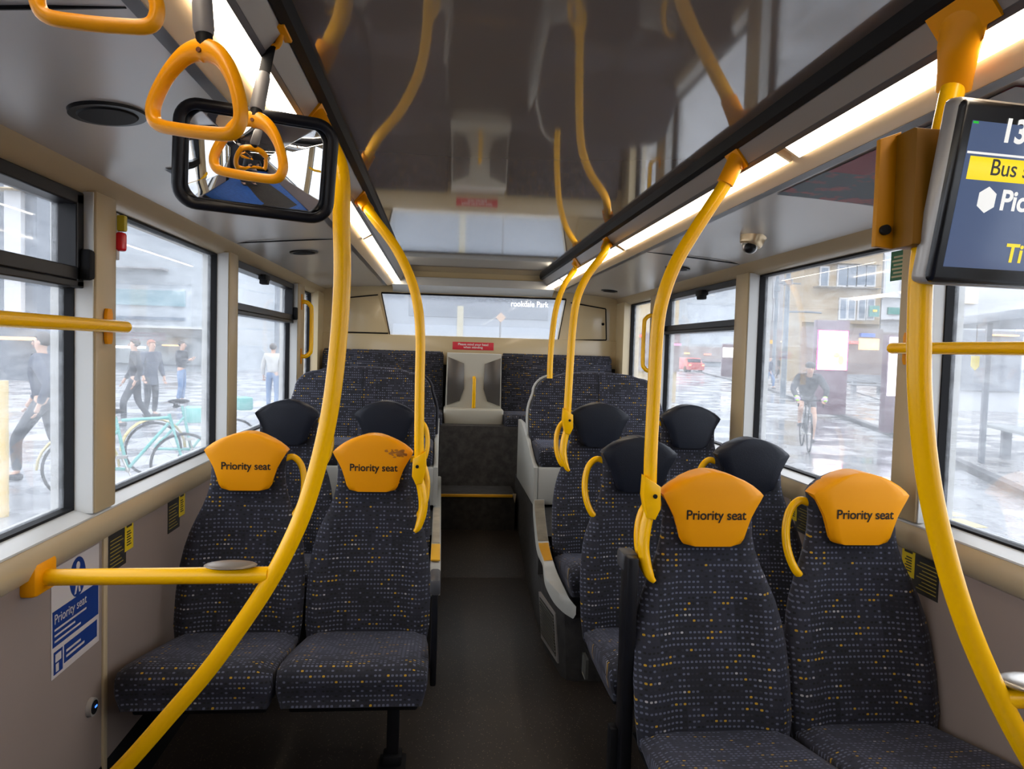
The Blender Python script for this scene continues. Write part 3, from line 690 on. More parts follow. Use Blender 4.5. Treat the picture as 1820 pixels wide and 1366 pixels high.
c = at(410, 1003, Y=YP); bm = nb(); ball(bm, c+Vector((0, 0, -0.001)), 1.0, (0.060, 0.036, 0.0065)); tagp(mk('rest_pad', bm, mat('dull_bronze', (0.22, 0.18, 0.14), 0.35, metal=0.5), a), 'flat oval grey pad on the side bar')
Y2 = 2.60
L2 = [at(628, 348, Z=1.862)]+p2([(668, 392), (702, 438), (728, 490), (742, 540), (747, 600), (746, 680), (745, 760), (745, 822)], Y2)
b = pole('yellow pole rising from the left aisle priority seat', L2, 0.0172, None)
Y3 = 1.93
L3 = [at(1322, 280, Z=1.862)]+p2([(1285, 333), (1235, 410), (1200, 470), (1178, 530), (1168, 590), (1162, 700), (1157, 800), (1155, 868)], Y3)
c3 = pole('yellow pole rising from the right aisle priority seat', L3, 0.0180, None)
Y4 = 3.30
L4 = [at(1096, 428, Z=1.862)]+p2([(1072, 452), (1044, 490), (1026, 530), (1018, 580), (1013, 650), (1008, 736)], Y4)
c4 = pole('yellow pole rising from the farthest right aisle seat with black headrest', L4, 0.0175, None)
Y5 = 4.40
L5 = [at(1042, 464, Z=1.862)]+p2([(1022, 478), (1002, 508), (988, 550), (981, 600), (978, 640), (977, 672)], Y5)
c5 = pole('thin looking yellow pole behind the right tall double seat', L5, 0.0175, None)
# a matching pole of the left side, mostly hidden: only its ceiling clamp region shows
# seat brackets and lower grips on the three seat poles
def seat_grip(t, P, s, Y, bot):
    x, z = P
    bm = nb()
    prism(bm, [(x-0.022, z+0.045), (x+0.024, z+0.015), (x+0.026, z-0.045), (x+0.012, z-0.075), (x-0.012, z-0.07), (x-0.024, z-0.01)] if s > 0 else
          [(x+0.022, z+0.045), (x-0.024, z+0.015), (x-0.026, z-0.045), (x-0.012, z-0.075), (x+0.012, z-0.07), (x+0.024, z-0.01)], 'Y', Y-0.024, Y+0.014, 0.004)
    bk = mk('seat_bracket', bm, M_yel, t)
    bm = nb(); cyl(bm, (x+s*0.008, Y-0.028, z-0.01), (x+s*0.008, Y-0.020, z-0.01), 0.006, seg=12); mk('bolt', bm, M_blk, bk)
    bm = nb(); tube(bm, [(x, Y, z-0.06), (x-s*0.010, Y-0.005, z-0.10), (x-s*0.016, Y-0.012, z-0.145), (x-s*0.012, Y-0.02, z-0.185), (x-s*0.000, Y-0.03, z-0.225), (x+s*0.012, Y-0.035, z-0.24)], [0.0155, 0.0165, 0.0165, 0.0155, 0.012, 0.006], seg=14, n=5)
    mk('lower_grip', bm, M_yel, t)
v = at(746, 822, Y=Y2); seat_grip(b, (v.x, v.z), -1, Y2, None)
v = at(1155, 872, Y=Y3); seat_grip(c3, (v.x, v.z), 1, Y3, None)
v = at(1008, 742, Y=Y4); seat_grip(c4, (v.x, v.z), 1, Y4, None)
# right foreground pole
Y6 = 1.12
L6 = [at(1740, 22, Z=1.862)]+p2([(1697, 140), (1672, 260), (1652, 380), (1638, 480), (1634, 580), (1634, 680), (1641, 780), (1655, 880), (1678, 980), (1708, 1080), (1745, 1175), (1790, 1270), (1840, 1360), (1900, 1450)], Y6)
c6 = pole('thick curved yellow pole in the right foreground carrying the passenger screen', L6, 0.0184, None, big=1.55, ll=0.115)
bm = nb(); e = at(1768, 1240, Y=Y6); w = Vector((1.165, Y6, e.z-0.005))
tube(bm, [e, (e+w)/2, w], 0.0170, seg=18, n=2); mk('side_bar', bm, M_yel, c6)
c = at(1825, 1212, Y=Y6); bm = nb(); ball(bm, c, 1.0, (0.048, 0.035, 0.010)); tagp(mk('rest_pad', bm, M_steel, c6), 'flat oval silver pad on the side bar')
# horizontal rails along the windows near the camera
def rail(lab, s, ya, yb, z):
    t = thing('window_rail', lab, 'rail', (s*1.10, yb, z))
    bm = nb(); tube(bm, [(0, 0.012, 0), (0, ya-yb, 0.0)], 0.0165, seg=18, n=1); ball(bm, (0, 0.012, 0), 0.0165, seg=16)
    mk('bar', bm, M_yel, t)
    bm = nb(); prism(bm, [(-0.016+0.04*s*0, 0.0)] and [(-0.018, -0.035), (-0.012, -0.048), (0.012, -0.048), (0.018, -0.035), (0.018, 0.035), (0.012, 0.048), (-0.012, 0.048), (-0.018, 0.035)], 'X', s*0.034, s*0.044, 0.002)
    cyl(bm, (s*0.04, 0, 0), (0, 0, 0), 0.012, seg=12)
    pl = mk('end_plate', bm, M_yelp, t)
rail('horizontal yellow rail across the near left window, ending on the pillar', -1, 0.5, 2.09, 1.362)
rail('horizontal yellow rail across the near right window behind the curved pole', 1, 0.5, 2.05, 1.368)
# rear pillar handles
def pillar_handle(lab, s, Yb, z0, z1):
    t = thing('pillar_handle', lab, 'grab handle', (s*1.145, Yb, (z0+z1)/2))
    h = (z1-z0)/2
    bm = nb(); tube(bm, [(-s*0.0, 0, h), (-s*0.03, 0, h), (-s*0.055, 0, h-0.02), (-s*0.065, 0, h-0.06), (-s*0.065, 0, -h+0.06), (-s*0.055, 0, -h+0.02), (-s*0.03, 0, -h), (0, 0, -h)], 0.0135, seg=14, n=5); mk('bar', bm, M_yel, t)
    for zz in (h, -h):
        bm = nb(); a_, b_ = sorted((-s*0.006, s*0.004)); box(bm, a_, b_, -0.014, 0.014, zz-0.05, zz+0.05, 0.003); mk('plate', bm, M_yelp, t)
pillar_handle('small yellow grab handle on the left rear pillar', -1, 4.86, 1.25, 1.60)
pillar_handle('small yellow grab handle on the right rear pillar', 1, 4.70, 1.22, 1.58)

# ------------------------------------------------------------------ hand straps on the left
def d_ring(bm):
    # rounded D with a raised crown, lying in the XZ plane, origin at the top hole
    C = [(-0.052, -0.100), (-0.062, -0.086), (-0.060, -0.066), (-0.047, -0.036), (-0.028, -0.010), (-0.008, 0.002), (0.008, 0.002), (0.028, -0.010), (0.047, -0.036), (0.060, -0.066), (0.062, -0.086), (0.052, -0.100), (0.02, -0.103), (-0.02, -0.103)]
    pts = [Vector((x, 0, z)) for x, z in C]; n = len(pts); sm = []
    for i in range(n):
        a, b, c, d = pts[i-1], pts[i], pts[(i+1) % n], pts[(i+2) % n]
        for k in range(5):
            t = k/5; sm.append(0.5*((2*b)+(c-a)*t+(2*a-5*b+4*c-d)*t*t+(3*b-a-3*c+d)*t**3))
    seg = 14; m = len(sm); rings = []
    for i in range(m):
        T = (sm[(i+1) % m]-sm[i-1]).normalized(); u = Vector((0, 1, 0)); w = T.cross(u)
        crown = max(0, 1-abs(sm[i].x)/0.05) if sm[i].z > -0.05 else 0
        rw = 0.0085+0.007*crown; cc = sm[i] + Vector((0, 0, -0.006*crown))
        rings.append([bm.verts.new(cc+(w*math.cos(2*PI*k/seg)*rw+u*math.sin(2*PI*k/seg)*0.0105)) for k in range(seg)])
    for i in range(m):
        A, B = rings[i], rings[(i+1) % m]
        for k in range(seg): bm.faces.new((A[k], A[(k+1) % seg], B[(k+1) % seg], B[k]))
def strap(lab, top, hole, yaw, roll, scale=1.0):
    top, hole = Vector(top), Vector(hole)
    t = thing('hand_strap', lab, 'hand strap', (0, 0, 0), group='yellow hand straps')
    bm = nb(); d_ring(bm)
    M = Matrix.Translation(hole) @ Matrix.Rotation(yaw, 4, 'Z') @ Matrix.Rotation(roll, 4, 'Y') @ Matrix.Diagonal((scale, scale, scale, 1))
    bmesh.ops.transform(bm, matrix=M, verts=bm.verts)
    g = mk('handle', bm, M_strap, t)
    bm = nb(); cyl(bm, (0, -0.0125, -0.006), (0, -0.010, -0.006), 0.0032, seg=12); bmesh.ops.transform(bm, matrix=M, verts=bm.verts); mk('pin', bm, mat('dark_brown_pin', (0.12, 0.03, 0.005), 0.5), g)
    d = (top-hole)
    R = Matrix.Rotation(yaw, 4, 'Z')
    p0 = hole; L = d.length
    rx = R @ Vector((1, 0, 0))
    bm = nb(); tube(bm, [p0, p0+d*0.10, p0+d*0.12], 0.010, seg=12, n=2); mk('neck', bm, M_blk, t)
    bm = nb(); tube(bm, [p0+d*0.10, p0+d*0.14, p0+d*0.52, p0+d*0.56], [0.009, 0.0125, 0.0115, 0.008], seg=14, n=2); tagp(mk('sleeve', bm, mat('grey_sleeve', (0.16, 0.15, 0.15), 0.5), t), 'grey plastic sleeve')
    bm = nb(); tube(bm, [p0+d*0.54, p0+d*0.8, top], 0.0105, seg=8, n=2, flat=(1, 0.25), ref=rx); mk('webbing', bm, M_blk, t)
    bm = nb(); box(bm, -0.030, 0.030, -0.035, 0.035, 0.0, 0.008, 0.004, M=Matrix.Translation(top+Vector((0.0, 0, 0.01))))
    tube(bm, [top+Vector((-0.016, 0, 0.012)), top+Vector((-0.010, 0, -0.008)), top+Vector((0.010, 0, -0.008)), top+Vector((0.016, 0, 0.012))], 0.006, seg=10, n=4)
    mk('hanger', bm, M_yelp, t)
    return t
h3 = at(453, 210, Y=1.30); t3 = at(482, 72, Z=1.858)
strap('smallest of the three yellow hand straps, hanging in front of the round cornered mirror', t3, h3, -0.10, 0.13, 0.95)
h2 = at(364, 86, Y=0.95); t2 = Vector((-0.548, 0.96, 1.858))
strap('middle yellow hand strap left of the mirror, near the ceiling light', t2, h2, -0.30, 0.14, 0.98)
h1 = at(172, -122, Y=0.70); t1 = Vector((-0.545, 0.70, 1.858))
strap('nearest yellow hand strap cut off by the top of the photo', t1, h1, 0.12, -0.02, 0.78)
# loose yellow ceiling hanger plates
# ------------------------------------------------------------------ convex mirror
mc = at(457, 290, Y=1.46)
n = (EYE-mc).normalized(); n = (n + Vector((0.02, 0, -0.0))).normalized()
upm = Vector((0.035, 0, 1)); upm = (upm-n*upm.dot(n)).normalized(); rm = upm.cross(n)
MM = Matrix.Translation(mc) @ Matrix((rm, upm, n)).transposed().to_4x4()
mt = thing('convex_mirror', 'rounded rectangular convex mirror with thick black rim below the left ceiling', 'mirror')
hw_, hh_, rr_ = 0.142, 0.094, 0.034
def rrect(hw, hh, r, n=8):
    out = []
    for cx0, cy0, a0 in ((hw-r, hh-r, 0), (-hw+r, hh-r, PI/2), (-hw+r, -hh+r, PI), (hw-r, -hh+r, 1.5*PI)):
        for k in range(n+1): a_ = a0+PI/2*k/n; out.append((cx0+r*math.cos(a_), cy0+r*math.sin(a_)))
    return out
bm = nb(); rings = []
for sc in (1.0, 0.8, 0.6, 0.4, 0.2, 0.06):
    ring = []
    for x, y in rrect(hw_-0.010, hh_-0.010, rr_-0.008):
        x, y = x*sc, y*sc; ring.append((x, y, 0.030-(x*x+y*y)/(2*0.30)))
    rings.append(ring)
loft(bm, rings, cap=False); bm.faces.new(bm.verts[-len(rings[0]):])
bmesh.ops.transform(bm, matrix=MM, verts=bm.verts); mk('mirror_glass', bm, M_mirror, mt, angle=80)
bm = nb(); pr = [Vector((x, y, 0.004)) for x, y in rrect(hw_-0.004, hh_-0.004, rr_)]
tube(bm, pr, 0.0105, seg=10, cyc=True, ref=(0, 0, 1)); bmesh.ops.transform(bm, matrix=MM, verts=bm.verts); mk('rim', bm, M_blkg, mt)
bm = nb(); prism(bm, rrect(hw_-0.002, hh_-0.002, rr_), 'Z', -0.022, -0.004, 0.004); bmesh.ops.transform(bm, matrix=MM, verts=bm.verts); mk('back_shell', bm, M_blkg, mt)
bm = nb(); s0 = MM @ Vector((0, 0, -0.02)); tube(bm, [s0, s0+Vector((0, 0.03, 0.02)), s0+Vector((-0.03, 0.06, 0.10)), Vector((mc.x-0.06, mc.y+0.08, 1.80))], 0.009, seg=10); mk('mounting_arm', bm, M_blk, mt)

# ------------------------------------------------------------------ ceiling fittings
def ceilz(x): x = abs(x); return 1.796 - 0.006*(x-0.68)/0.12 if x < 0.8 else 1.790-0.010*(x-0.8)/0.15 if x < 0.95 else 1.780-0.012*(x-0.95)/0.13
def disc(x, y, r, lab):
    t = thing('ceiling_speaker', lab, 'speaker', (x, y, ceilz(x)), group='round black ceiling speakers')
    t.rotation_euler = (0, (1 if x > 0 else -1)*0.085, 0)
    bm = nb(); cyl(bm, (0, 0, -0.007), (0, 0, 0.01), r*0.97, r, 40); mk('rim', bm, M_blkg, t)
    bm = nb(); cyl(bm, (0, 0, -0.010), (0, 0, -0.005), r*0.72, r*0.8, 40); mk('grille', bm, M_blk, t)
disc(-0.915, 1.565, 0.073, 'large round black speaker on the left ceiling beside the mirror')
disc(-0.92, 3.70, 0.070, 'round black speaker on the left ceiling above the black headrest seats')
disc(-0.98, 5.35, 0.03, 'tiny round black fitting at the rear end of the left ceiling')
disc(0.96, 5.22, 0.060, 'round black speaker at the rear end of the right ceiling')
disc(0.965, 3.70, 0.065, 'round black speaker on the right ceiling beside the pole')
# cctv
cc = at(1338, 412, Y=2.66)
t = thing('security_camera', 'small champagne coloured dome camera on the right ceiling', 'camera', (cc.x, 2.66, ceilz(cc.x)))
bm = nb(); tube(bm, [(0.004, 0, 0.004), (0, 0, -0.008), (-0.004, 0, -0.030), (-0.006, 0, -0.038)], [0.050, 0.046, 0.042, 0.036], seg=28, n=3); mk('housing', bm, mat('champagne_metal', (0.62, 0.48, 0.30), 0.3, metal=0.6), t)
bm = nb(); ball(bm, (-0.010, -0.004, -0.040), 0.029, seg=24); d = mk('dome_ring', bm, M_steel, t)
bm = nb(); ball(bm, (-0.014, -0.014, -0.046), 0.023, seg=24); mk('lens', bm, M_blkg, t)
# ceiling posters
def poster(lab, s, x0, x1, y0, y1, mats_, words=None):
    t = thing('ceiling_poster', lab, 'poster', (s*(x0+x1)/2, (y0+y1)/2, 0))
    z = lambda x: ceilz(x)-0.003
    def sheet(m, a, b, c, d, nm, dz=0):
        bm = nb(); rows = []
        for i in range(7):
            x = a+(b-a)*i/6; rows.append([bm.verts.new((s*x-s*(x0+x1)/2, yy-(y0+y1)/2, z(x)-dz)) for yy in (c, d)])
        for i in range(6): bm.faces.new((rows[i][0], rows[i][1], rows[i+1][1], rows[i+1][0]))
        bmesh.ops.solidify(bm, geom=bm.faces[:], thickness=0.0008)
        return mk(nm, bm, m, t)
    for k, (nm, m, a, b, c, d) in enumerate(mats_): sheet(m, a, b, c, d, nm, 0.0012*k)
    return t
M_pn = mat('poster_navy', (0.05, 0.05, 0.075), 0.35); M_pr = mat('poster_red', (0.42, 0.03, 0.05), 0.4); M_pw = mat('poster_grey', (0.50, 0.48, 0.47), 0.4)
def dark_poster():
    m = bpy.data.materials.new('poster_photo'); m.use_nodes = True; nt = m.node_tree; p_ = nt.nodes['Principled BSDF']; tc = nt.nodes.new('ShaderNodeTexCoord')
    n_ = nt.nodes.new('ShaderNodeTexNoise'); n_.inputs['Scale'].default_value = 16; n_.inputs['Detail'].default_value = 3; nt.links.new(tc.outputs['Object'], n_.inputs['Vector'])
    r = nt.nodes.new('ShaderNodeValToRGB'); e = r.color_ramp.elements; e[0].color = (0.03, 0.035, 0.055, 1); e[0].position = 0.52; e[1].color = (0.45, 0.03, 0.04, 1); e[1].position = 0.62
    nt.links.new(n_.outputs[0], r.inputs[0]); nt.links.new(r.outputs[0], p_.inputs['Base Color']); p_.inputs['Roughness'].default_value = 0.35; return m
ph = dark_poster()
pt = poster('dark blue and red poster with pale text strip on the right ceiling behind the screen', 1, 0.70, 1.03, 1.15, 2.02,
       [('sheet', ph, 0.70, 1.03, 1.15, 2.02), ('red_band', M_pr, 0.70, 0.79, 1.50, 1.74), ('text_strip', M_pw, 0.70, 0.82, 1.15, 1.50)])
Mt = Matrix(((0, 1, 0, 0), (1, 0, 0, 0), (0, 0, -1, 0), (0, 0, 0, 1)))
text('lettering', 'Gifts b', 0.045, M_ink, pt, Matrix.Translation((0.765-0.865, 1.38-1.585, 1.7865)) @ Matrix.Rotation(PI, 4, 'Z') @ Matrix.Rotation(PI, 4, 'X') @ Matrix.Rotation(PI/2*0, 4, 'Z'))
poster('grey and dark poster on the left ceiling partly hidden by the mirror', -1, 0.72, 0.97, 2.02, 2.5,
       [('sheet', M_pn, 0.72, 0.97, 2.02, 2.5), ('pale_area', mat('poster_tan', (0.42, 0.37, 0.31), 0.4), 0.74, 0.93, 2.10, 2.5)])
for s in (-1, 1):
    bm = nb()
    for yy in (3.30, 1.1): box(bm, min(s*0.69, s*1.13), max(s*0.69, s*1.13), yy, yy+0.004, 1.70, 1.7955)
    # follow the panel slope closely
    for v in bm.verts: v.co.z = ceilz(min(abs(v.co.x), 1.079)) - (0.0012 if v.co.z < 1.75 else -0.004) - (0.010*max(0, (abs(v.co.x)-1.08)/0.05))
    struct('trim_ceiling_joint_%s' % ('left' if s < 0 else 'right'), bm, M_blk, smooth=False)

# ------------------------------------------------------------------ passenger screen on the right pole
c0 = at(1710, 172, X=0.510); c1 = at(1650, 502, X=0.510)
upx = (c0-c1); rx_ = Vector((1, 0.11, 0)).normalized(); upx = upx-rx_*upx.dot(rx_); H_ = upx.length; upx.normalize(); nx = rx_.cross(upx)
SM = Matrix.Translation(c1) @ Matrix((rx_, upx, nx)).transposed().to_4x4()
W_ = 0.50
t = thing('passenger_screen', 'black framed passenger information screen reading Bus st, hanging from the curved pole', 'screen')
def add_s(nm, bm, m, parent=t, **k):
    bmesh.ops.transform(bm, matrix=SM, verts=bm.verts); return mk(nm, bm, m, parent, **k)
add_s('casing', box(nb(), -0.004, W_+0.004, -0.004, H_+0.004, -0.042, -0.006, 0.012, 3), M_greyp)
bz = add_s('bezel', box(nb(), 0.0, W_, 0.0, H_, -0.02, 0.0, 0.010, 3), mat('bezel_black', (0.006, 0.006, 0.007), 0.25))
M_disp = mat('display_blue', (0.01, 0.015, 0.03), 0.15, emit=(0.072, 0.105, 0.20), es=0.95)
M_dy = mat('display_yellow', (0.2, 0.15, 0.0), 0.3, emit=(0.95, 0.72, 0.015), es=0.95)
M_dw = mat('display_white', (0.3, 0.3, 0.3), 0.3, emit=(0.78, 0.78, 0.76), es=0.95)
M_dk = mat('display_dark', (0.01, 0.01, 0.01), 0.3)
bxd = 0.020
dp = add_s('display', box(nb(), bxd, W_-bxd, 0.026, H_-0.030, -0.002, 0.0008), M_disp)
wy = lambda py: (502-py)/(502-171)*H_ + 0.0085
add_s('divider_line', box(nb(), bxd+0.001, W_-bxd, wy(275), wy(271), 0.0008, 0.0014), M_dw, dp)
add_s('yellow_banner', box(nb(), bxd+0.008, W_-bxd-0.02, wy(320), wy(279), 0.0008, 0.0014, 0.0004), M_dy, dp)
hexa = [(0.072+0.0185*math.cos(PI/6+k*PI/3)*0.95, wy(354)+0.0185*math.sin(PI/6+k*PI/3)*1.05) for k in range(6)]
add_s('hexagon_symbol', prism(nb(), hexa, 'Z', 0.0008, 0.0014), M_dw, dp)
add_s('green_mark', box(nb(), bxd+0.001, bxd+0.010, H_-0.034, H_-0.031, 0.0008, 0.0014), mat('display_green', (0, 0.1, 0), 0.3, emit=(0.01, 0.5, 0.02), es=0.9), dp)
def st(s, x, py, size, m, bold=0): text('lettering', s, size, m, dp, SM @ Matrix.Translation((x, wy(py), 0.0016)), ext=0.0002, align='LEFT', bold=bold)
st('13:', 0.072, 232, 0.047, M_dw, 0.0012)
st('Bus st', 0.066, 297, 0.034, M_dk, 0.0001)
st('Picc', 0.096, 354, 0.042, M_dw, 0.0010)
st('Ti', 0.126, 450, 0.040, M_dy, 0.0008)
# yellow mounting bracket between pole and screen
P = [at(1562, 248, Y=1.14), at(1600, 235, Y=1.14), at(1612, 236, Y=1.12), at(1600, 440, Y=1.12), at(1552, 438, Y=1.14)]
bm = nb(); prism(bm, [(v.x, v.z) for v in P], 'Y', 1.135, 1.147, 0.002); br = mk('mounting_bracket', bm, mat('bracket_yellow', (0.52, 0.21, 0.0), 0.45, spec=0.25), t)
Pm = [at(1605, 236, Y=1.12), at(1652, 240, Y=1.12), at(1636, 440, Y=1.12), at(1596, 440, Y=1.12)]
bm = nb(); prism(bm, [(v.x, v.z) for v in Pm], 'Y', 1.085, 1.15, 0.006); mk('bracket_channel', bm, mat('bracket_yellow_shaded', (0.20, 0.085, 0.002), 0.5, spec=0.2), t)  # darker copy of the bracket yellow: shade on the channel put into the colour
for px, py, r in ((1604, 264, 0.006), (1571, 409, 0.008)):
    v = at(px, py, Y=1.134); bm = nb(); cyl(bm, (v.x, 1.126, v.z), (v.x, 1.137, v.z), r, seg=16); mk('bolt', bm, M_blk, br)

# ------------------------------------------------------------------ stickers and fittings of the walls
def wallp(px, py, X=-1.17): return at(px, py, X=X)
M_pill_ = None
XW = -1.1695
def wsheet(nm, m, y0, y1, z0, z1, parent, lift=0.0, X=XW, s=1):
    a_, b_ = sorted((X, X+s*(0.0012+lift))); return mk(nm, bx(a_, b_, y0, y1, z0, z1), m, parent, smooth=False)
t = thing('priority_notice', 'white and blue priority seat notice with pictogram on the left wall', 'sticker', (0, 0, 0))
wsheet('sheet', M_stw, 1.855, 2.105, 0.487, 0.762, t)
wsheet('blue_panel', M_blue, 1.860, 2.100, 0.565, 0.655, t, 0.0006)
wsheet('lower_panel', M_blue, 1.915, 2.092, 0.505, 0.552, t, 0.0006); wsheet('symbol_panel', M_blue, 1.865, 1.908, 0.495, 0.552, t, 0.0006)
bm = nb(); prism(bm, [(1.985+0.042*math.cos(k*PI/16), 0.706+0.052*math.sin(k*PI/16)) for k in range(32)], 'X', XW, XW+0.002); ov = mk('pictogram_oval', bm, M_blue, t)
bm = nb()
prism(bm, [(1.985+0.010*math.cos(k*PI/8), 0.735+0.011*math.sin(k*PI/8)) for k in range(16)], 'X', XW+0.002, XW+0.0026)
prism(bm, [(1.975, 0.722), (1.993, 0.722), (2.002, 0.700), (1.996, 0.694), (1.992, 0.700), (1.998, 0.664), (1.990, 0.664), (1.984, 0.688), (1.974, 0.664), (1.966, 0.664), (1.976, 0.695), (1.966, 0.705)], 'X', XW+0.002, XW+0.0026)
mk('walking_figure', bm, M_stw, ov, smooth=False)
text('lettering', 'Priority seat', 0.034, M_stw, t, Matrix.Translation((XW+0.0024, 1.866, 0.632)) @ FACE_PX, align='LEFT', sx=0.98, ext=0.0002)
bm = nb()
for i, (ya, yb) in enumerate(((1.868, 2.03), (1.868, 1.97), (1.868, 2.0))): box(bm, XW+0.0018, XW+0.0022, ya, yb, 0.604-i*0.0145, 0.609-i*0.0145)
for i, (ya, yb) in enumerate(((1.925, 2.0), (1.925, 2.02))): box(bm, XW+0.0018, XW+0.0022, ya, yb, 0.530-i*0.014, 0.536-i*0.014)
mk('small_print', bm, M_stw, t, smooth=False)
bm = nb(); box(bm, XW+0.0018, XW+0.0022, 1.872, 1.900, 0.525, 0.545); box(bm, XW+0.0018, XW+0.0022, 1.874, 1.888, 0.500, 0.520); mk('symbol', bm, M_stw, t, smooth=False)
def safety_sticker(X, s, y0, lab, zoff=0):
    t = thing('safety_sticker', lab, 'sticker', (0, 0, 0))
    wsheet('black_panel', M_ink, y0, y0+0.115, 0.655+zoff, 0.765+zoff, t, 0, X, s)
    ys = wsheet('yellow_panel', mat('sticker_yellow', (0.62, 0.44, 0.01), 0.4), y0+0.105, y0+0.165, 0.690+zoff, 0.800+zoff, t, 0.0006, X, s)
    bm = nb(); X1 = X+s*0.002
    for i in range(6): a_, b_ = sorted((X1, X1+s*0.0004)); box(bm, a_, b_, y0+0.118, y0+0.150-0.006*(i % 2), 0.705+i*0.008+zoff, 0.709+i*0.008+zoff)
    a_, b_ = sorted((X1, X1+s*0.0004)); box(bm, a_, b_, y0+0.116, y0+0.154, 0.760+zoff, 0.778+zoff); box(bm, a_, b_, y0+0.118, y0+0.15, 0.786+zoff, 0.792+zoff)
    mk('print', bm, M_ink, ys, smooth=False)
    bm = nb(); X2 = X+s*0.0013
    for i in range(8): a_, b_ = sorted((X2, X2+s*0.0004)); box(bm, a_, b_, y0+0.008, y0+0.095-0.012*(i % 3), 0.668+i*0.011+zoff, 0.671+i*0.011+zoff)
    mk('fine_print', bm, mat('sticker_yellow_dim', (0.25, 0.19, 0.03), 0.5), t, smooth=False)
    return t
safety_sticker(XW, 1, 2.165, 'black and yellow safety sticker on left wall right of the priority notice')
safety_sticker(XW, 1, 2.62, 'black and yellow safety sticker half hidden by the left window priority seat')
safety_sticker(1.1695, -1, 1.90, 'yellow and black safety sticker on the right wall below the sill', 0.0)
safety_sticker(1.1695, -1, 2.62, 'yellow and black sticker between right window seats', 0.0)
t = thing('usb_socket', 'round black usb socket with tiny blue light low on the left wall', 'socket', (XW, 2.055, 0.322))
bm = nb(); cyl(bm, (0, 0, 0), (0.012, 0, 0), 0.026, 0.024, 28); mk('bezel', bm, M_greyp, t)
bm = nb(); cyl(bm, (0.0125, 0, 0), (0.0135, 0, 0), 0.019, 0.019, 28); mk('face', bm, M_blk, t)
bm = nb(); box(bm, 0.0135, 0.0145, 0.000, 0.012, -0.003, 0.002); mk('led', bm, mat('blue_led', (0, 0, 0.1), 0.3, emit=(0.05, 0.2, 1.0), es=2.5), t)
# emergency hammer on near left pillar
t = thing('emergency_hammer', 'small red emergency hammer with yellow holder on the near left pillar', 'hammer', (-1.146, 2.158, 1.62))
mk('holder', bx(-0.02, 0.02, 0.0, 0.022, 0.01, 0.055, 0.005), mat('hammer_yellow', (0.45, 0.36, 0.01), 0.4), t)
bm = nb(); box(bm, -0.015, 0.018, -0.002, 0.026, -0.045, 0.008, 0.008, 3); mk('head', bm, M_redp, t)
mk('backplate', bx(-0.022, 0.0, -0.001, 0.018, -0.070, 0.06, 0.003), M_pw, t)
# green notice on the right window pane
va, vb = at(1584, 450, X=1.219), at(1622, 494, X=1.219)
t = thing('window_notice', 'green notice with pale lines stuck on the right window by the screen', 'sticker', (1.2205, 0, 0))
y_a, y_b = sorted((va.y, vb.y)); z_a, z_b = sorted((va.z+0.004, vb.z))
mk('sheet', bx(-0.001, 0.0005, y_a, y_b, z_a, z_b), mat('notice_green', (0.01, 0.12, 0.05), 0.5), t, smooth=False)
bm = nb()
for i in range(6): box(bm, -0.0016, -0.001, y_a+0.008, y_b-0.008-0.008*(i % 2), z_a+0.010+i*(z_b-z_a-0.02)/6, z_a+0.016+i*(z_b-z_a-0.02)/6)
mk('print', bm, mat('notice_print', (0.45, 0.42, 0.25), 0.5), t, smooth=False)

# ------------------------------------------------------------------ people
def skin(name, V, E_, m, parent, sub=2, root=0):
    me = bpy.data.meshes.new(name); me.from_pydata([v[:3] for v in V], E_, []); me.materials.append(m)
    o = bpy.data.objects.new(name, me); COL.objects.link(o); o.parent = parent
    o.modifiers.new('s', 'SKIN').use_smooth_shade = True
    sv = me.skin_vertices
    if not sv: me.attributes.new('x', 'FLOAT', 'POINT')
    for i, v in enumerate(V): me.skin_vertices[0].data[i].radius = (v[3], v[4] if len(v) > 4 else v[3])
    me.skin_vertices[0].data[root].use_root = True
    if sub:
        x = o.modifiers.new('u', 'SUBSURF'); x.levels = sub-1; x.render_levels = sub
    return o
M_skin = mat('skin', (0.50, 0.30, 0.21), 0.5); M_shoe = mat('shoe_dark', (0.03, 0.03, 0.035), 0.5)
M_hair = mat('hair_dark', (0.035, 0.025, 0.02), 0.7); M_hairr = mat('hair_auburn', (0.28, 0.10, 0.05), 0.7)
def cloth(n, c): return mat(n, c, 0.85, bump=(60, 0.2))
C_blk = cloth('cloth_black', (0.025, 0.027, 0.035)); C_nav = cloth('cloth_navy', (0.04, 0.05, 0.08)); C_gry = cloth('cloth_grey', (0.12, 0.12, 0.13))
C_wht = cloth('cloth_white', (0.45, 0.44, 0.42)); C_jean = cloth('cloth_denim', (0.10, 0.17, 0.30)); C_dk = cloth('cloth_dark_trousers', (0.04, 0.045, 0.055))
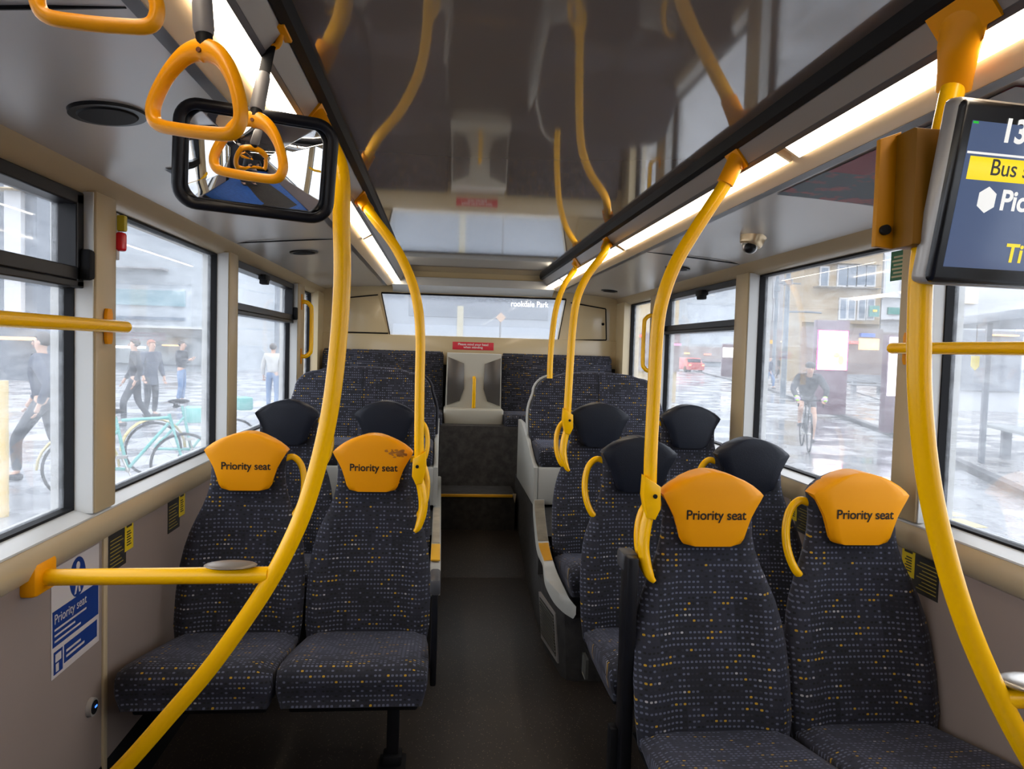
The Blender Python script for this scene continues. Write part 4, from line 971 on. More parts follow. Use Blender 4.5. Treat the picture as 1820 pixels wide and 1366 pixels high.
def build_person(t, J, jacket, trousers, hair, H=1.72, coat=False, bare_legs=False):
    """J: joints dict in local metres (feet at z 0, facing -y)"""
    g = lambda k: J[k]
    B = []; E_ = []
    def add(k, r, r2=None, link=None):
        B.append((*J[k], r, r2 or r)); 
        if link is not None: E_.append((link, len(B)-1))
        return len(B)-1
    # body: one continuous skin
    pv = add('pelvis', 0.115, 0.09); wa = add('waist', 0.105, 0.08, pv); ch = add('chest', 0.115, 0.085, wa); nk = add('neck', 0.05, 0.05, ch)
    c1_ = add('chin', 0.060, 0.066, nk); hd = add('head', 0.078, 0.092, c1_); add('crown', 0.055, 0.065, hd)
    for s in 'lr':
        sh = add('sho_'+s, 0.044, None, ch); el = add('elb_'+s, 0.040, None, sh); wr = add('wri_'+s, 0.027, None, el); add('hand_'+s, 0.034, 0.018, wr)
        hp = add('hip_'+s, 0.080, None, pv); kn = add('knee_'+s, 0.055, None, hp); an = add('ank_'+s, 0.038, None, kn); add('toe_'+s, 0.038, 0.03, an)
    skin('body', B, E_, M_skin, t)
    # fingers and thumb
    bm = nb()
    for s in 'lr':
        h = Vector(J['hand_'+s]); w = Vector(J['wri_'+s]); d = (h-w).normalized(); sd = d.cross(Vector((0, 1, 0.2))).normalized(); cu = d.cross(sd).normalized()
        for k, L in enumerate((0.062, 0.072, 0.070, 0.055)):
            b0 = h + sd*(k-1.5)*0.019 + d*0.01; tube(bm, [b0, b0+d*L*0.5+cu*0.004, b0+d*L*0.85+cu*0.022], [0.009, 0.0085, 0.007], seg=8, n=3)
        b0 = w+d*0.03+sd*-0.03; tube(bm, [b0, b0+d*0.03-sd*0.02, b0+d*0.06-sd*0.022+cu*0.01], [0.011, 0.010, 0.008], seg=8, n=3)
    mk('fingers', bm, M_skin, t)
    # face: nose, eyes, ears on a head that looks along local -y
    hd = Vector(J['head']); fw = Vector(J.get('look', (0, -1, 0))).normalized(); sdv = fw.cross(Vector((0, 0, 1))).normalized()
    bm = nb(); tube(bm, [hd+fw*0.085+Vector((0, 0, 0.01)), hd+fw*0.104+Vector((0, 0, -0.028)), hd+fw*0.086+Vector((0, 0, -0.04))], [0.008, 0.014, 0.008], seg=8, n=3)
    for s in (-1, 1): ball(bm, hd+sdv*s*0.080+Vector((0, 0, -0.01)), 0.024, (0.5, 0.8, 1.2), seg=10)
    mk('nose_and_ears', bm, M_skin, t)
    bm = nb()
    for s in (-1, 1): ball(bm, hd+fw*0.084+sdv*s*0.032+Vector((0, 0, 0.008)), 0.010, seg=8)
    mk('eye', bm, M_blk, t)
    bm = nb(); tube(bm, [hd+fw*0.080+sdv*0.024+Vector((0, 0, -0.062)), hd+fw*0.090+Vector((0, 0, -0.064)), hd+fw*0.080-sdv*0.024+Vector((0, 0, -0.062))], 0.006, seg=6, n=3); mk('mouth', bm, M_redp if False else mat('lips', (0.40, 0.14, 0.12), 0.5), t)
    bm = nb(); ball(bm, hd-fw*0.016+Vector((0, 0, 0.030)), 1.0, (0.092, 0.104, 0.092), seg=20)
    for v in bm.verts:
        d = v.co-hd
        if d.dot(fw) > 0.03 and d.z < 0.055: v.co -= fw*0.05
    mk('hair', bm, hair, t)
    # jacket
    V = [(*J['pelvis'], 0.158, 0.130), (*J['waist'], 0.150, 0.128), (*J['chest'], 0.178, 0.150), (*(Vector(J['chest'])*0.15+Vector(J['neck'])*0.85), 0.088, 0.082)]; E2 = [(0, 1), (1, 2), (2, 3)]
    if coat: V.append((*(Vector(J['pelvis'])+Vector((0, 0.01, -0.24))), 0.175, 0.15)); E2.append((0, 4))
    for s in 'lr':
        i = len(V); wv = Vector(J['wri_'+s])*0.92+Vector(J['elb_'+s])*0.08
        V += [(*J['sho_'+s], 0.088), (*J['elb_'+s], 0.060), (*wv, 0.045)]; E2 += [(2, i), (i, i+1), (i+1, i+2)]
    skin('jacket', V, E2, jacket, t)
    if not bare_legs:
        V = [(*J['pelvis'], 0.135, 0.11)]; E2 = []
        for s in 'lr':
            i = len(V); a_ = Vector(J['ank_'+s])*0.95+Vector(J['knee_'+s])*0.05
            V += [(*J['hip_'+s], 0.100), (*J['knee_'+s], 0.070), (*a_, 0.055)]; E2 += [(0, i), (i, i+1), (i+1, i+2)]
        V.append((*(Vector(J['pelvis'])*0.4+Vector(J['waist'])*0.6), 0.132, 0.108)); E2.append((0, len(V)-1))
        skin('trousers', V, E2, trousers, t)
    else:
        V = [(*J['pelvis'], 0.135, 0.11)]; E2 = []
        for s in 'lr':
            i = len(V); k_ = Vector(J['knee_'+s])*0.55+Vector(J['hip_'+s])*0.45
            V += [(*J['hip_'+s], 0.100), (*k_, 0.085)]; E2 += [(0, i), (i, i+1)]
        skin('shorts', V, E2, trousers, t)
    for s in 'lr':
        a_, b_ = Vector(J['ank_'+s]), Vector(J['toe_'+s]); bm = nb()
        tube(bm, [a_+Vector((0, 0.05, -0.045)), a_+Vector((0, 0, -0.04)), b_+Vector((0, -0.03, -0.004))], [0.040, 0.052, 0.036], seg=12, n=4, flat=(1, 0.9)); mk('shoe', bm, M_shoe, t)
def stand_joints(stride=0.0, arms='down', H=1.72):
    k = H/1.72; d = stride
    J = dict(pelvis=(0, 0, 0.93), waist=(0, 0, 1.08), chest=(0, 0, 1.30), neck=(0, -0.01, 1.47), chin=(0, -0.035, 1.535), head=(0, -0.02, 1.61), crown=(0, 0.0, 1.69),
             hip_l=(0.09, 0, 0.88), knee_l=(0.10, -d*0.9-0.02, 0.49), ank_l=(0.10, -d*1.0+0.02, 0.09), toe_l=(0.11, -d*1.0-0.12, 0.05),
             hip_r=(-0.09, 0, 0.88), knee_r=(-0.10, d*0.35-0.03, 0.49), ank_r=(-0.10, d*1.15+0.05, 0.11 if d else 0.09), toe_r=(-0.11, d*1.15-0.08, 0.05),
             sho_l=(0.185, 0.0, 1.40), sho_r=(-0.185, 0.0, 1.40))
    if arms == 'phone':
        J.update(elb_l=(0.25, -0.05, 1.13), wri_l=(0.10, -0.26, 1.20), hand_l=(0.05, -0.31, 1.24), elb_r=(-0.25, -0.05, 1.13), wri_r=(-0.10, -0.26, 1.20), hand_r=(-0.05, -0.31, 1.24))
    elif arms == 'camera':
        J.update(elb_l=(0.27, -0.10, 1.16), wri_l=(0.14, -0.27, 1.26), hand_l=(0.11, -0.30, 1.31), elb_r=(-0.27, -0.10, 1.16), wri_r=(-0.14, -0.27, 1.26), hand_r=(-0.11, -0.30, 1.31))
    else:
        J.update(elb_l=(0.25, d*0.5+0.02, 1.12), wri_l=(0.26, d*0.6-0.10, 0.88), hand_l=(0.255, d*0.6-0.13, 0.80), elb_r=(-0.25, -d*0.4+0.02, 1.12), wri_r=(-0.26, -d*0.6-0.10, 0.90), hand_r=(-0.255, -d*0.6-0.14, 0.82))
    return {a: tuple(c*k for c in b) for a, b in J.items()}
def person(lab, x, y, z, rz, jacket, trousers, hair=None, stride=0.0, arms='down', H=1.72, coat=False, group=None):
    t = thing('person', lab, 'person', (x, y, z), rz, group)
    build_person(t, stand_joints(stride, arms, H), jacket, trousers, hair or M_hair, H, coat); return t

# ------------------------------------------------------------------ front half of the bus (seen in the convex mirror)
G = -0.42
struct('wall_front', bx(-1.2, 1.2, Y0-0.1, Y0, 0.0, 2.0), mat('front_bulkhead', (0.03, 0.03, 0.035), 0.5), smooth=False)
bm = nb(); box(bm, 0.35, 1.165, -3.2, -2.2, 0.0, 1.75, 0.03); t = thing('driver_cab', 'black drivers cab partition at the front of the bus', 'cab'); mk('partition', bm, M_blkg, t)
bm = nb(); box(bm, -1.08, -0.30, -3.0, 1.2, 0.0, 0.004); t = struct('floor_marking_left', bm, M_navyfloor, smooth=False)
bm = nb(); box(bm, 0.20, 1.08, -2.1, 1.0, 0.0, 0.004); struct('floor_marking_right', bm, M_navyfloor, smooth=False)
person('person in dark clothes with raised hands, seen only in the convex mirror', -0.236, -0.36, 0.0, PI, C_blk, C_dk, stride=0, arms='camera', H=1.66)

# ------------------------------------------------------------------ street
def wet(name, col, r0, r1, sc):
    m = bpy.data.materials.new(name); m.use_nodes = True; nt = m.node_tree; p_ = nt.nodes['Principled BSDF']; tc = nt.nodes.new('ShaderNodeTexCoord')
    n_ = nt.nodes.new('ShaderNodeTexNoise'); n_.inputs['Scale'].default_value = sc; n_.inputs['Detail'].default_value = 7; nt.links.new(tc.outputs['Object'], n_.inputs['Vector'])
    r = nt.nodes.new('ShaderNodeMapRange'); r.inputs['From Min'].default_value = 0.4; r.inputs['From Max'].default_value = 0.62; r.inputs['To Min'].default_value = r0; r.inputs['To Max'].default_value = r1
    nt.links.new(n_.outputs[0], r.inputs[0]); nt.links.new(r.outputs[0], p_.inputs['Roughness'])
    c_ = nt.nodes.new('ShaderNodeValToRGB'); c_.color_ramp.elements[0].color = (*[c*0.7 for c in col], 1); c_.color_ramp.elements[1].color = (*[c*1.2 for c in col], 1); c_.color_ramp.elements[0].position = 0.35; c_.color_ramp.elements[1].position = 0.65
    nt.links.new(n_.outputs[0], c_.inputs[0]); nt.links.new(c_.outputs[0], p_.inputs['Base Color'])
    p_.inputs['Specular IOR Level'].default_value = 0.6
    return m
M_road = wet('wet_asphalt', (0.20, 0.205, 0.215), 0.06, 0.4, 0.9); M_pave = wet('wet_paving', (0.24, 0.235, 0.235), 0.12, 0.45, 1.4)
bm = nb(); box(bm, -80, 200, -60, 300, G-0.3, G-0.02); struct('ground_road', bm, M_road, smooth=False)
kr = [(2.0, -6.0), (4.9, 1.5), (7.42, 8.85), (9.9, 15.0), (17.5, 38.5), (28.0, 80.0)]
bm = nb(); prism(bm, kr+[(190, 80), (190, -40), (2.0, -40)], 'Z', G-0.1, G+0.08); struct('ground_pavement_right', bm, M_pave, smooth=False)
bm = nb(); prism(bm, kr+[(x+0.16, y) for x, y in reversed(kr)], 'Z', G-0.1, G+0.095); struct('trim_kerb', bm, mat('kerb_stone', (0.08, 0.08, 0.085), 0.5), smooth=False)
bm = nb(); box(bm, -80, -2.4, -40, 300, G-0.1, G+0.02); struct('ground_pavement_left', bm, wet('pale_paving', (0.27, 0.275, 0.29), 0.15, 0.45, 1.2), smooth=False)
bm = nb()
for k in range(8): y_ = 6.2+k*0.55; box(bm, 5.2+k*0.17, 5.35+k*0.17, y_, y_+0.4, G-0.02, G-0.016)
struct('road_markings', bm, mat('yellow_road_paint', (0.55, 0.42, 0.15), 0.5), smooth=False)

def building(name, lab, pxa, pxb, Y, depth, h, wall, wins, winm, extras=(), frame=None):
    """front face at distance Y, spanning pixel columns pxa..pxb at eye level; wins: pixel rectangles"""
    A, B = at(pxa, 600, Y=Y), at(pxb, 600, Y=Y)
    t = thing(name, lab, 'building', ((A.x+B.x)/2, Y, G)); ox = (A.x+B.x)/2; hw = (B.x-A.x)/2
    mk('wall', bx(-hw, hw, 0, depth, 0, h), wall, t, smooth=False)
    for (a, b, c, d) in wins:
        p, q_ = at(a, c, Y=Y), at(b, d, Y=Y); x0, x1, z1, z0 = p.x-ox, q_.x-ox, p.z-G, q_.z-G
        fr = mk('window_frame', bx(x0-0.10, x1+0.10, -0.12, 0.05, z0-0.12, z1+0.12), frame or M_wbld, t, smooth=False)
        mk('pane', bx(x0, x1, -0.15, 0, z0, z1), winm, fr, smooth=False)
    for nm, m, a, b, c, d, dd in extras:
        p, q_ = at(a, c, Y=Y), at(b, d, Y=Y)
        mk(nm, bx(p.x-ox, q_.x-ox, -dd, 0.02, q_.z-G, p.z-G), m, t, smooth=False)
    return t
M_sand = mat('sandstone', (0.27, 0.205, 0.125), 0.8, var=(0.8, 0.15)); M_stone = mat('pale_stone', (0.28, 0.27, 0.275), 0.8, var=(0.5, 0.12)); M_wbld = mat('white_render', (0.42, 0.42, 0.43), 0.7)
M_pane = mat('street_pane', (0.09, 0.12, 0.16), 0.15); M_pane2 = mat('street_pane_dark', (0.08, 0.09, 0.11), 0.2)
M_green = mat('shop_green', (0.02, 0.16, 0.13), 0.5); M_bluegl = mat('blue_green_glass', (0.15, 0.27, 0.30), 0.2)
M_warm = mat('lit_shop_window', (0.4, 0.25, 0.1), 0.5, emit=(1.0, 0.55, 0.2), es=2.2); M_litw = mat('lit_white_screen', (0.8, 0.8, 0.8), 0.4, emit=(1, 1, 1), es=3.0)
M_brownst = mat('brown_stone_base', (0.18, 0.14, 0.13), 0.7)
building('sandstone_building', 'sandstone building with tall bay windows and carved ledges seen through the right window', 1424, 1562, 50, 3, 26, M_sand,
    [(1459, 1469, 476, 508)]+[(a, a+13, 474, 507) for a in (1490, 1506, 1523, 1539)]+[(a, a+8, 532, 566) for a in (1493, 1508, 1526, 1542)], M_pane,
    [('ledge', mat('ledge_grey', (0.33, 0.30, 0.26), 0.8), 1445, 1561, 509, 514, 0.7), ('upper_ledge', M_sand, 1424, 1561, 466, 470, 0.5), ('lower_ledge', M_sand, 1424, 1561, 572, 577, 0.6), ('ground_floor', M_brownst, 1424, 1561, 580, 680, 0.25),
     ('lit_shopfront', M_warm, 1523, 1557, 601, 622, 0.35), ('blue_sign', mat('shop_blue', (0.05, 0.12, 0.5), 0.5), 1524, 1548, 592, 599, 0.5), ('red_lit_sign', mat('lit_red_sign', (0.5, 0.05, 0.05), 0.5, emit=(1, 0.15, 0.12), es=1.5), 1505, 1520, 606, 611, 0.5)])
building('white_corner_building', 'white corner building with green shop sign beside the sandstone building', 1564, 1700, 50, 4, 29, M_wbld,
    [(1574, 1580, 455, 530), (1603, 1612, 490, 530)], mat('pale_pane', (0.35, 0.39, 0.43), 0.2),
    [('cornice', M_sill, 1565, 1700, 528, 534, 0.6), ('green_sign', M_green, 1577, 1601, 546, 559, 0.15), ('canopy', M_stone, 1565, 1700, 568, 574, 1.5), ('brown_arcade', M_brownst, 1565, 1700, 590, 690, 0.1)])  # arcade front is a brown stone slab below the canopy
t = thing('projecting_sign', 'dark green square shop sign projecting between sandstone and white buildings', 'sign'); v = at(1553, 553, Y=49.2)
mk('board', bx(v.x-0.36, v.x+0.36, 49.1, 49.25, v.z-0.38, v.z+0.38), M_green, t, smooth=False); mk('bracket_arm', bx(v.x-0.05, v.x+0.05, 49.2, 49.40, v.z-0.05, v.z+0.05), M_shoe, t, smooth=False); mk('emblem', bx(v.x-0.14, v.x+0.14, 49.02, 49.1, v.z-0.05, v.z+0.11), M_yeld, t, smooth=False)
building('grey_office_building', 'pale grey stone building with narrow windows left of the sandstone one', 1345, 1424, 70, 3, 40, M_stone,
    [(a, a+5, b, b+28) for a in (1352, 1364, 1376, 1398, 1410) for b in (500, 540)], M_pane,
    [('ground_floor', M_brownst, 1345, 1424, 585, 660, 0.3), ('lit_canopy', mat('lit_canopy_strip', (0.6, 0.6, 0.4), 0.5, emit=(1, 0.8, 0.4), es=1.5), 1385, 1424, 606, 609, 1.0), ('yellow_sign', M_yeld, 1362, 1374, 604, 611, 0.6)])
building('long_arcade_building', 'long pale building with shopfronts at the far end of the road', 1120, 1345, 120, 10, 26, mat('far_stone', (0.27, 0.29, 0.31), 0.8),
    [(a, a+10, 575, 590) for a in range(1190, 1340, 18)], M_pane, [('ground_floor', mat('far_shops', (0.25, 0.22, 0.22), 0.7), 1120, 1345, 612, 645, 0.3), ('red_lights', mat('lit_far_red', (0.5, 0.1, 0.1), 0.5, emit=(1, 0.25, 0.15), es=2), 1250, 1262, 628, 631, 0.5), ('lit_orange_sign', M_warm, 1215, 1224, 626, 629, 0.5)])
building('blue_glass_building', 'pale blue green glass building beyond the road', 1206, 1300, 160, 10, 34, M_bluegl, [], M_pane)
building('beige_bus_station', 'beige and yellow trimmed structure close beside the bus seen through the rear right windows', 1122, 1205, 26, 1.0, 5.4, mat('beige_cladding', (0.36, 0.27, 0.14), 0.6), [], M_pane,
    [('yellow_panel', M_yeld, 1120, 1127, 580, 622, 0.2), ('red_lamp', mat('red_lamp', (0.5, 0, 0), 0.4, emit=(1, 0.05, 0.05), es=3), 1134, 1139, 595, 599, 0.3), ('shop_base', M_brownst, 1128, 1205, 590, 660, 0.1), ('pink_lit_sign', mat('lit_pink', (0.5, 0.1, 0.2), 0.4, emit=(1, 0.2, 0.35), es=1.5), 1192, 1206, 610, 614, 0.3)])
# advertising totems
def totem(lab, pa, pb, Y, screen, border, headed=True):
    A, B = at(pa[0], pa[1], Y=Y), at(pb[0], pb[1], Y=Y); x0, x1, z0, z1 = A.x, B.x, B.z, A.z; xm = (x0+x1)/2
    t = thing('advertising_totem', lab, 'advertising screen', (xm, Y, G))
    mk('body', bx(x0-xm-0.03, x1-xm+0.03, 0.0, 0.2, 0.08, z1-G+(0.3 if headed else 0.04), 0.01), mat('totem_body', (0.10, 0.05, 0.07), 0.4), t)
    s_ = mk('border', bx(x0-xm, x1-xm, -0.01, 0.0, z0-G, z1-G), border, t, smooth=False)
    mk('screen', bx(x0-xm+0.03, x1-xm-0.03, -0.02, -0.01, z0-G+0.01, z1-G-0.02), screen, s_, smooth=False)
    return t, x0-xm, x1-xm, z0-G, z1-G
tt, xa, xb, za, zb_ = totem('bright white advertising screen with magenta edge on the right pavement behind the cyclist', (1454, 586), (1505, 658), 21, mat('lit_ad_white', (0.8, 0.7, 0.7), 0.4, emit=(1.0, 0.90, 0.80), es=4.5), mat('lit_ad_magenta', (0.6, 0, 0.2), 0.4, emit=(1.0, 0.03, 0.25), es=3.5))
bm = nb(); ball(bm, (0.25*xb, -0.03, za+0.45), 0.10, (1.1, 0.1, 0.8), 12); ball(bm, (0.55*xb, -0.03, za+0.30), 0.11, (0.9, 0.1, 1.3), 12); mk('picture_patch', bm, mat('lit_ad_orange', (0.6, 0.4, 0.1), 0.4, emit=(1.0, 0.60, 0.12), es=3.2), tt)
totem('tall pale pink lit advertising column at the shelter beyond the right window', (1581, 598), (1604, 704), 16, mat('lit_pale_pink', (0.7, 0.6, 0.7), 0.4, emit=(0.95, 0.86, 0.95), es=1.9), mat('lit_pink_edge', (0.6, 0.5, 0.6), 0.4, emit=(0.9, 0.75, 0.9), es=1.6), False)
totem('small white lit screen far away on the right pavement', (1285, 617), (1303, 635), 58, M_litw, M_litw)
# lamp posts
def lamp_post(lab, px, Y, h, arm):
    v = at(px, 600, Y=Y); t = thing('lamp_post', lab, 'lamp post', (v.x, Y, G), group=None)
    mk('post', cyl(nb(), (0, 0, 0), (0, 0, h), 0.13, 0.08, 14), mat('post_grey', (0.10, 0.12, 0.14), 0.4), t)
    mk('arm', tube(nb(), [(0, 0, h*arm), (0.9, 0, h*arm+0.02), (1.6, 0, h*arm)], 0.04, seg=8), mat('post_grey', (0.1, 0.12, 0.14), 0.4), t)
    mk('collar', cyl(nb(), (0, 0, h*0.55), (0, 0, h*0.58), 0.2, seg=14), mat('post_grey', (0.1, 0.12, 0.14), 0.4), t)
lamp_post('dark grey lamp post on the right pavement behind the cyclist', 1396, 31, 9, 0.42)
lamp_post('slimmer lamp post farther away near the right window pillar', 1377, 46, 11, 0.6)
# shelter with bench
def shelter(lab, x, y, rz, L=5.0):
    t = thing('bus_shelter', lab, 'bus shelter', (x, y, G+0.08), rz)
    dk = mat('shelter_grey', (0.13, 0.14, 0.16), 0.4); 
    mk('roof', bx(-0.1, 1.7, 0, L, 2.35, 2.50, 0.02), dk, t)
    for yy in (0.1, L/2, L-0.1):
        mk('post', bx(0.02, 0.10, yy-0.04, yy+0.04, 0, 2.35), dk, t, smooth=False)
    mk('back_pane', bx(1.45, 1.47, 0.1, L-0.1, 0.3, 2.2), GLASS, t, smooth=False)
    b_ = mk('bench_board', bx(0.7, 1.15, 0.6, L-0.6, 0.48, 0.54, 0.01), mat('bench_grey', (0.25, 0.27, 0.27), 0.4), t)
    for yy in (1.0, L-1.0): mk('bench_leg', bx(0.85, 1.0, yy-0.05, yy+0.05, 0, 0.48), dk, t, smooth=False)
shelter('dark roofed glass bus shelter with bench outside the near right window', 8.1, 9.3, -0.32, 4.6)
# fairy-lit shop canopy far right
building('arched_arcade', 'white arched arcade with warm fairy lights beyond the shelter', 1690, 1980, 24, 1.5, 9, mat('arcade_white', (0.38, 0.39, 0.41), 0.6), [], M_pane,
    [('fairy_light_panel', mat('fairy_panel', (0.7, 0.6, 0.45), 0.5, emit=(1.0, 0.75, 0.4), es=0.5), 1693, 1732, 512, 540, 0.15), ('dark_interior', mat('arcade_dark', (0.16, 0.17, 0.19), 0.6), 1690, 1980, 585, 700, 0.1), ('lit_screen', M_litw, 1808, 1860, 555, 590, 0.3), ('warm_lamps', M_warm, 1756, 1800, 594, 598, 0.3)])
t = thing('yellow_banner', 'small pointed yellow banner hanging at the bus shelter', 'banner'); v = at(1733, 645, Y=12.2)
mk('cloth', prism(nb(), [(v.x-0.075, v.z+0.13), (v.x+0.075, v.z+0.13), (v.x+0.075, v.z-0.06), (v.x, v.z-0.13), (v.x-0.075, v.z-0.06)], 'Y', 12.19, 12.21), mat('banner_yellow', (0.72, 0.58, 0.10), 0.5), t, smooth=False)
mk('cord', cyl(nb(), (v.x, 12.2, v.z+0.12), (v.x, 12.2, G+0.08+2.35), 0.006, seg=6), M_blk, t)
# street bench
v = at(1540, 700, Z=G+0.08); t = thing('street_bench', 'grey street bench on the wet pavement right of the cyclist', 'bench', (v.x, v.y, G+0.08), -0.3)
mk('seat_board', bx(-0.9, 0.9, -0.25, 0.25, 0.42, 0.50, 0.02), mat('bench_stone', (0.2, 0.2, 0.21), 0.5), t); mk('backrest', bx(-0.9, 0.9, 0.22, 0.28, 0.55, 0.95, 0.01), mat('bench_stone', (0.3, 0.3, 0.31), 0.5), t)
for xx in (-0.6, 0.6): mk('leg', bx(xx-0.08, xx+0.08, -0.2, 0.28, 0, 0.6), mat('bench_leg_dark', (0.12, 0.12, 0.13), 0.5), t, smooth=False)
t = thing('guard_rail', 'thin dark guard rail along the kerb right of the cyclist', 'railing', (0, 0, 0)); R_ = [at(px, py, Z=G+0.08) for px, py in ((1500, 712), (1573, 745))]
for r_ in R_: mk('post', cyl(nb(), r_, r_+Vector((0, 0, 1.0)), 0.03, seg=8), M_shoe, t)
for zz in (0.5, 1.0): mk('bar', cyl(nb(), R_[0]+Vector((0, 0, zz)), R_[1]+Vector((0, 0, zz)), 0.02, seg=8), M_shoe, t)
# vehicles
def vehicle(name, lab, cat, x, y, rz, L, Wd, H, paint, lights=True):
    t = thing(name, lab, cat, (x, y, G-0.02), rz)
    prof = [(-L/2, 0.25), (-L/2, H*0.62), (-L/2+0.12*L, H*0.66), (-L/2+0.24*L, H), (L/2-0.12*L, H), (L/2-0.02*L, H*0.68), (L/2, H*0.6), (L/2, 0.25)]
    mk('body', prism(nb(), prof, 'X', -Wd/2, Wd/2, 0.06, 3), paint, t)
    mk('rear_window', bx(-Wd*0.4, Wd*0.4, -L/2-0.02+0.13*L, -L/2+0.28*L, H*0.68, H*0.93, 0.02), M_pane2, t)
    for sx in (-1, 1):
        for yy in (-L*0.31, L*0.31): mk('wheel', cyl(nb(), (sx*(Wd/2-0.2), yy, 0.32), (sx*(Wd/2+0.01), yy, 0.32), 0.32, seg=20), M_blk, t)
        mk('tail_light', bx(sx*Wd*0.40-0.14, sx*Wd*0.40+0.14, -L/2-0.03, -L/2+0.02, H*0.44, H*0.56, 0.01), mat('tail_light', (0.5, 0, 0), 0.3, emit=(1, 0.25, 0.15), es=4), t)
    return t
v = at(1222, 660, Z=G); vehicle('car', 'red and white car with glowing tail lights far down the road', 'car', v.x, v.y, 0.1, 4.2, 1.8, 1.5, mat('car_red', (0.50, 0.10, 0.09), 0.3))
# cyclist
v = at(1437, 803, Z=G-0.02); cx0, cy0 = v.x, v.y; cz = G-0.02; rzc = 0.35
bk = thing('bicycle', 'dark bicycle with drop bars ridden along the wet road towards the bus', 'bicycle', (cx0, cy0, cz), -rzc)
fm = mat('bike_frame', (0.05, 0.055, 0.06), 0.35)
def wheel(parent, y, z=0.34, r=0.33):
    bm = nb(); pts = [Vector((0, y+r*math.cos(2*PI*k/40), z+r*math.sin(2*PI*k/40))) for k in range(40)]; tube(bm, pts, 0.016, seg=8, cyc=True, ref=(1, 0, 0)); w_ = mk('wheel', bm, M_blk, parent)
    bm = nb()
    for k in range(12): a_ = 2*PI*k/12; cyl(bm, (0, y, z), (0, y+r*math.cos(a_), z+r*math.sin(a_)), 0.0018, seg=5)
    cyl(bm, (-0.04, y, z), (0.04, y, z), 0.02, seg=10); mk('spokes', bm, M_steel, w_)
wheel(bk, 0.0); wheel(bk, 1.02)
def bike_frame(parent, m, bars):
    bm = nb()
    for a_, b_ in (((0, 0.14, 0.86), (0, 0.62, 0.84)), ((0, 0.15, 0.80), (0, 0.56, 0.30)), ((0, 0.56, 0.30), (0, 0.68, 0.88)), ((0.0, 0.56, 0.30), (0, 1.02, 0.34)), ((0, 0.64, 0.74), (0, 1.02, 0.34)), ((0, 0.15, 0.9), (0, 0.10, 0.72))): cyl(bm, a_, b_, 0.018, seg=10)
    for s in (-1, 1): tube(bm, [(0, 0.10, 0.74), (s*0.04, 0.09, 0.68), (s*0.04, 0.0, 0.34)], 0.012, seg=8)
    mk('frame', bm, m, parent)
    bm = nb(); tube(bm, bars, 0.014, seg=8); mk('handlebar', bm, M_blk, parent)
    bm = nb(); ball(bm, (0, 0.72, 0.94), 1.0, (0.07, 0.14, 0.03), 14); mk('saddle', bm, M_blk, parent)
    bm = nb(); cyl(bm, (-0.07, 0.56, 0.30), (0.07, 0.56, 0.30), 0.025, seg=10); cyl(bm, (0.08, 0.56, 0.30), (0.08, 0.50, 0.15), 0.012, seg=8); cyl(bm, (-0.08, 0.56, 0.30), (-0.08, 0.62, 0.45), 0.012, seg=8)
    box(bm, 0.08, 0.16, 0.45, 0.55, 0.13, 0.16); box(bm, -0.16, -0.08, 0.57, 0.67, 0.44, 0.47); mk('cranks', bm, M_steel, parent)
bike_frame(bk, fm, [(-0.22, -0.02, 0.86), (-0.22, -0.02, 0.96), (-0.19, 0.08, 0.98), (0, 0.12, 0.97), (0.19, 0.08, 0.98), (0.22, -0.02, 0.96), (0.22, -0.02, 0.86)])
cyc = thing('person', 'cyclist in dark rain jacket with lilac and lime gloves riding on the wet road', 'person', (cx0, cy0, cz), -rzc)
Jc = dict(pelvis=(0, 0.70, 1.02), waist=(0, 0.60, 1.16), chest=(0, 0.44, 1.34), neck=(0, 0.33, 1.46), chin=(0, 0.27, 1.50), head=(0, 0.27, 1.58), crown=(0, 0.30, 1.66),
          hip_l=(0.10, 0.68, 0.97), knee_l=(0.13, 0.40, 0.60), ank_l=(0.12, 0.50, 0.22), toe_l=(0.12, 0.38, 0.17), hip_r=(-0.10, 0.68, 0.97), knee_r=(-0.13, 0.34, 0.82), ank_r=(-0.12, 0.56, 0.52), toe_r=(-0.12, 0.44, 0.48),
          sho_l=(0.19, 0.40, 1.40), sho_r=(-0.19, 0.40, 1.40), elb_l=(0.31, 0.22, 1.18), elb_r=(-0.31, 0.22, 1.18), wri_l=(0.25, 0.02, 1.03), wri_r=(-0.25, 0.02, 1.03), hand_l=(0.225, -0.03, 0.97), hand_r=(-0.225, -0.03, 0.97))
build_person(cyc, Jc, C_blk, C_gry, M_hair, bare_legs=True)
for s in (-1, 1):
    bm = nb(); ball(bm, (s*0.24, 0.0, 1.00), 1.0, (0.055, 0.065, 0.055), 14); gl = mk('glove', bm, mat('glove_lilac', (0.42, 0.30, 0.62), 0.6), cyc)
    bm = nb(); ball(bm, (s*0.245, -0.045, 0.985), 1.0, (0.035, 0.03, 0.022), 12); mk('lime_patch', bm, mat('lime', (0.35, 0.75, 0.03), 0.5), gl)
    bm = nb(); ball(bm, (s*0.25, 0.02, 1.045), 1.0, (0.045, 0.045, 0.02), 12); mk('lime_cuff', bm, mat('lime', (0.35, 0.75, 0.03), 0.5), gl)
bm = nb(); ball(bm, (0, 0.29, 1.64), 1.0, (0.10, 0.13, 0.075), 18); mk('helmet', bm, M_shoe, cyc)
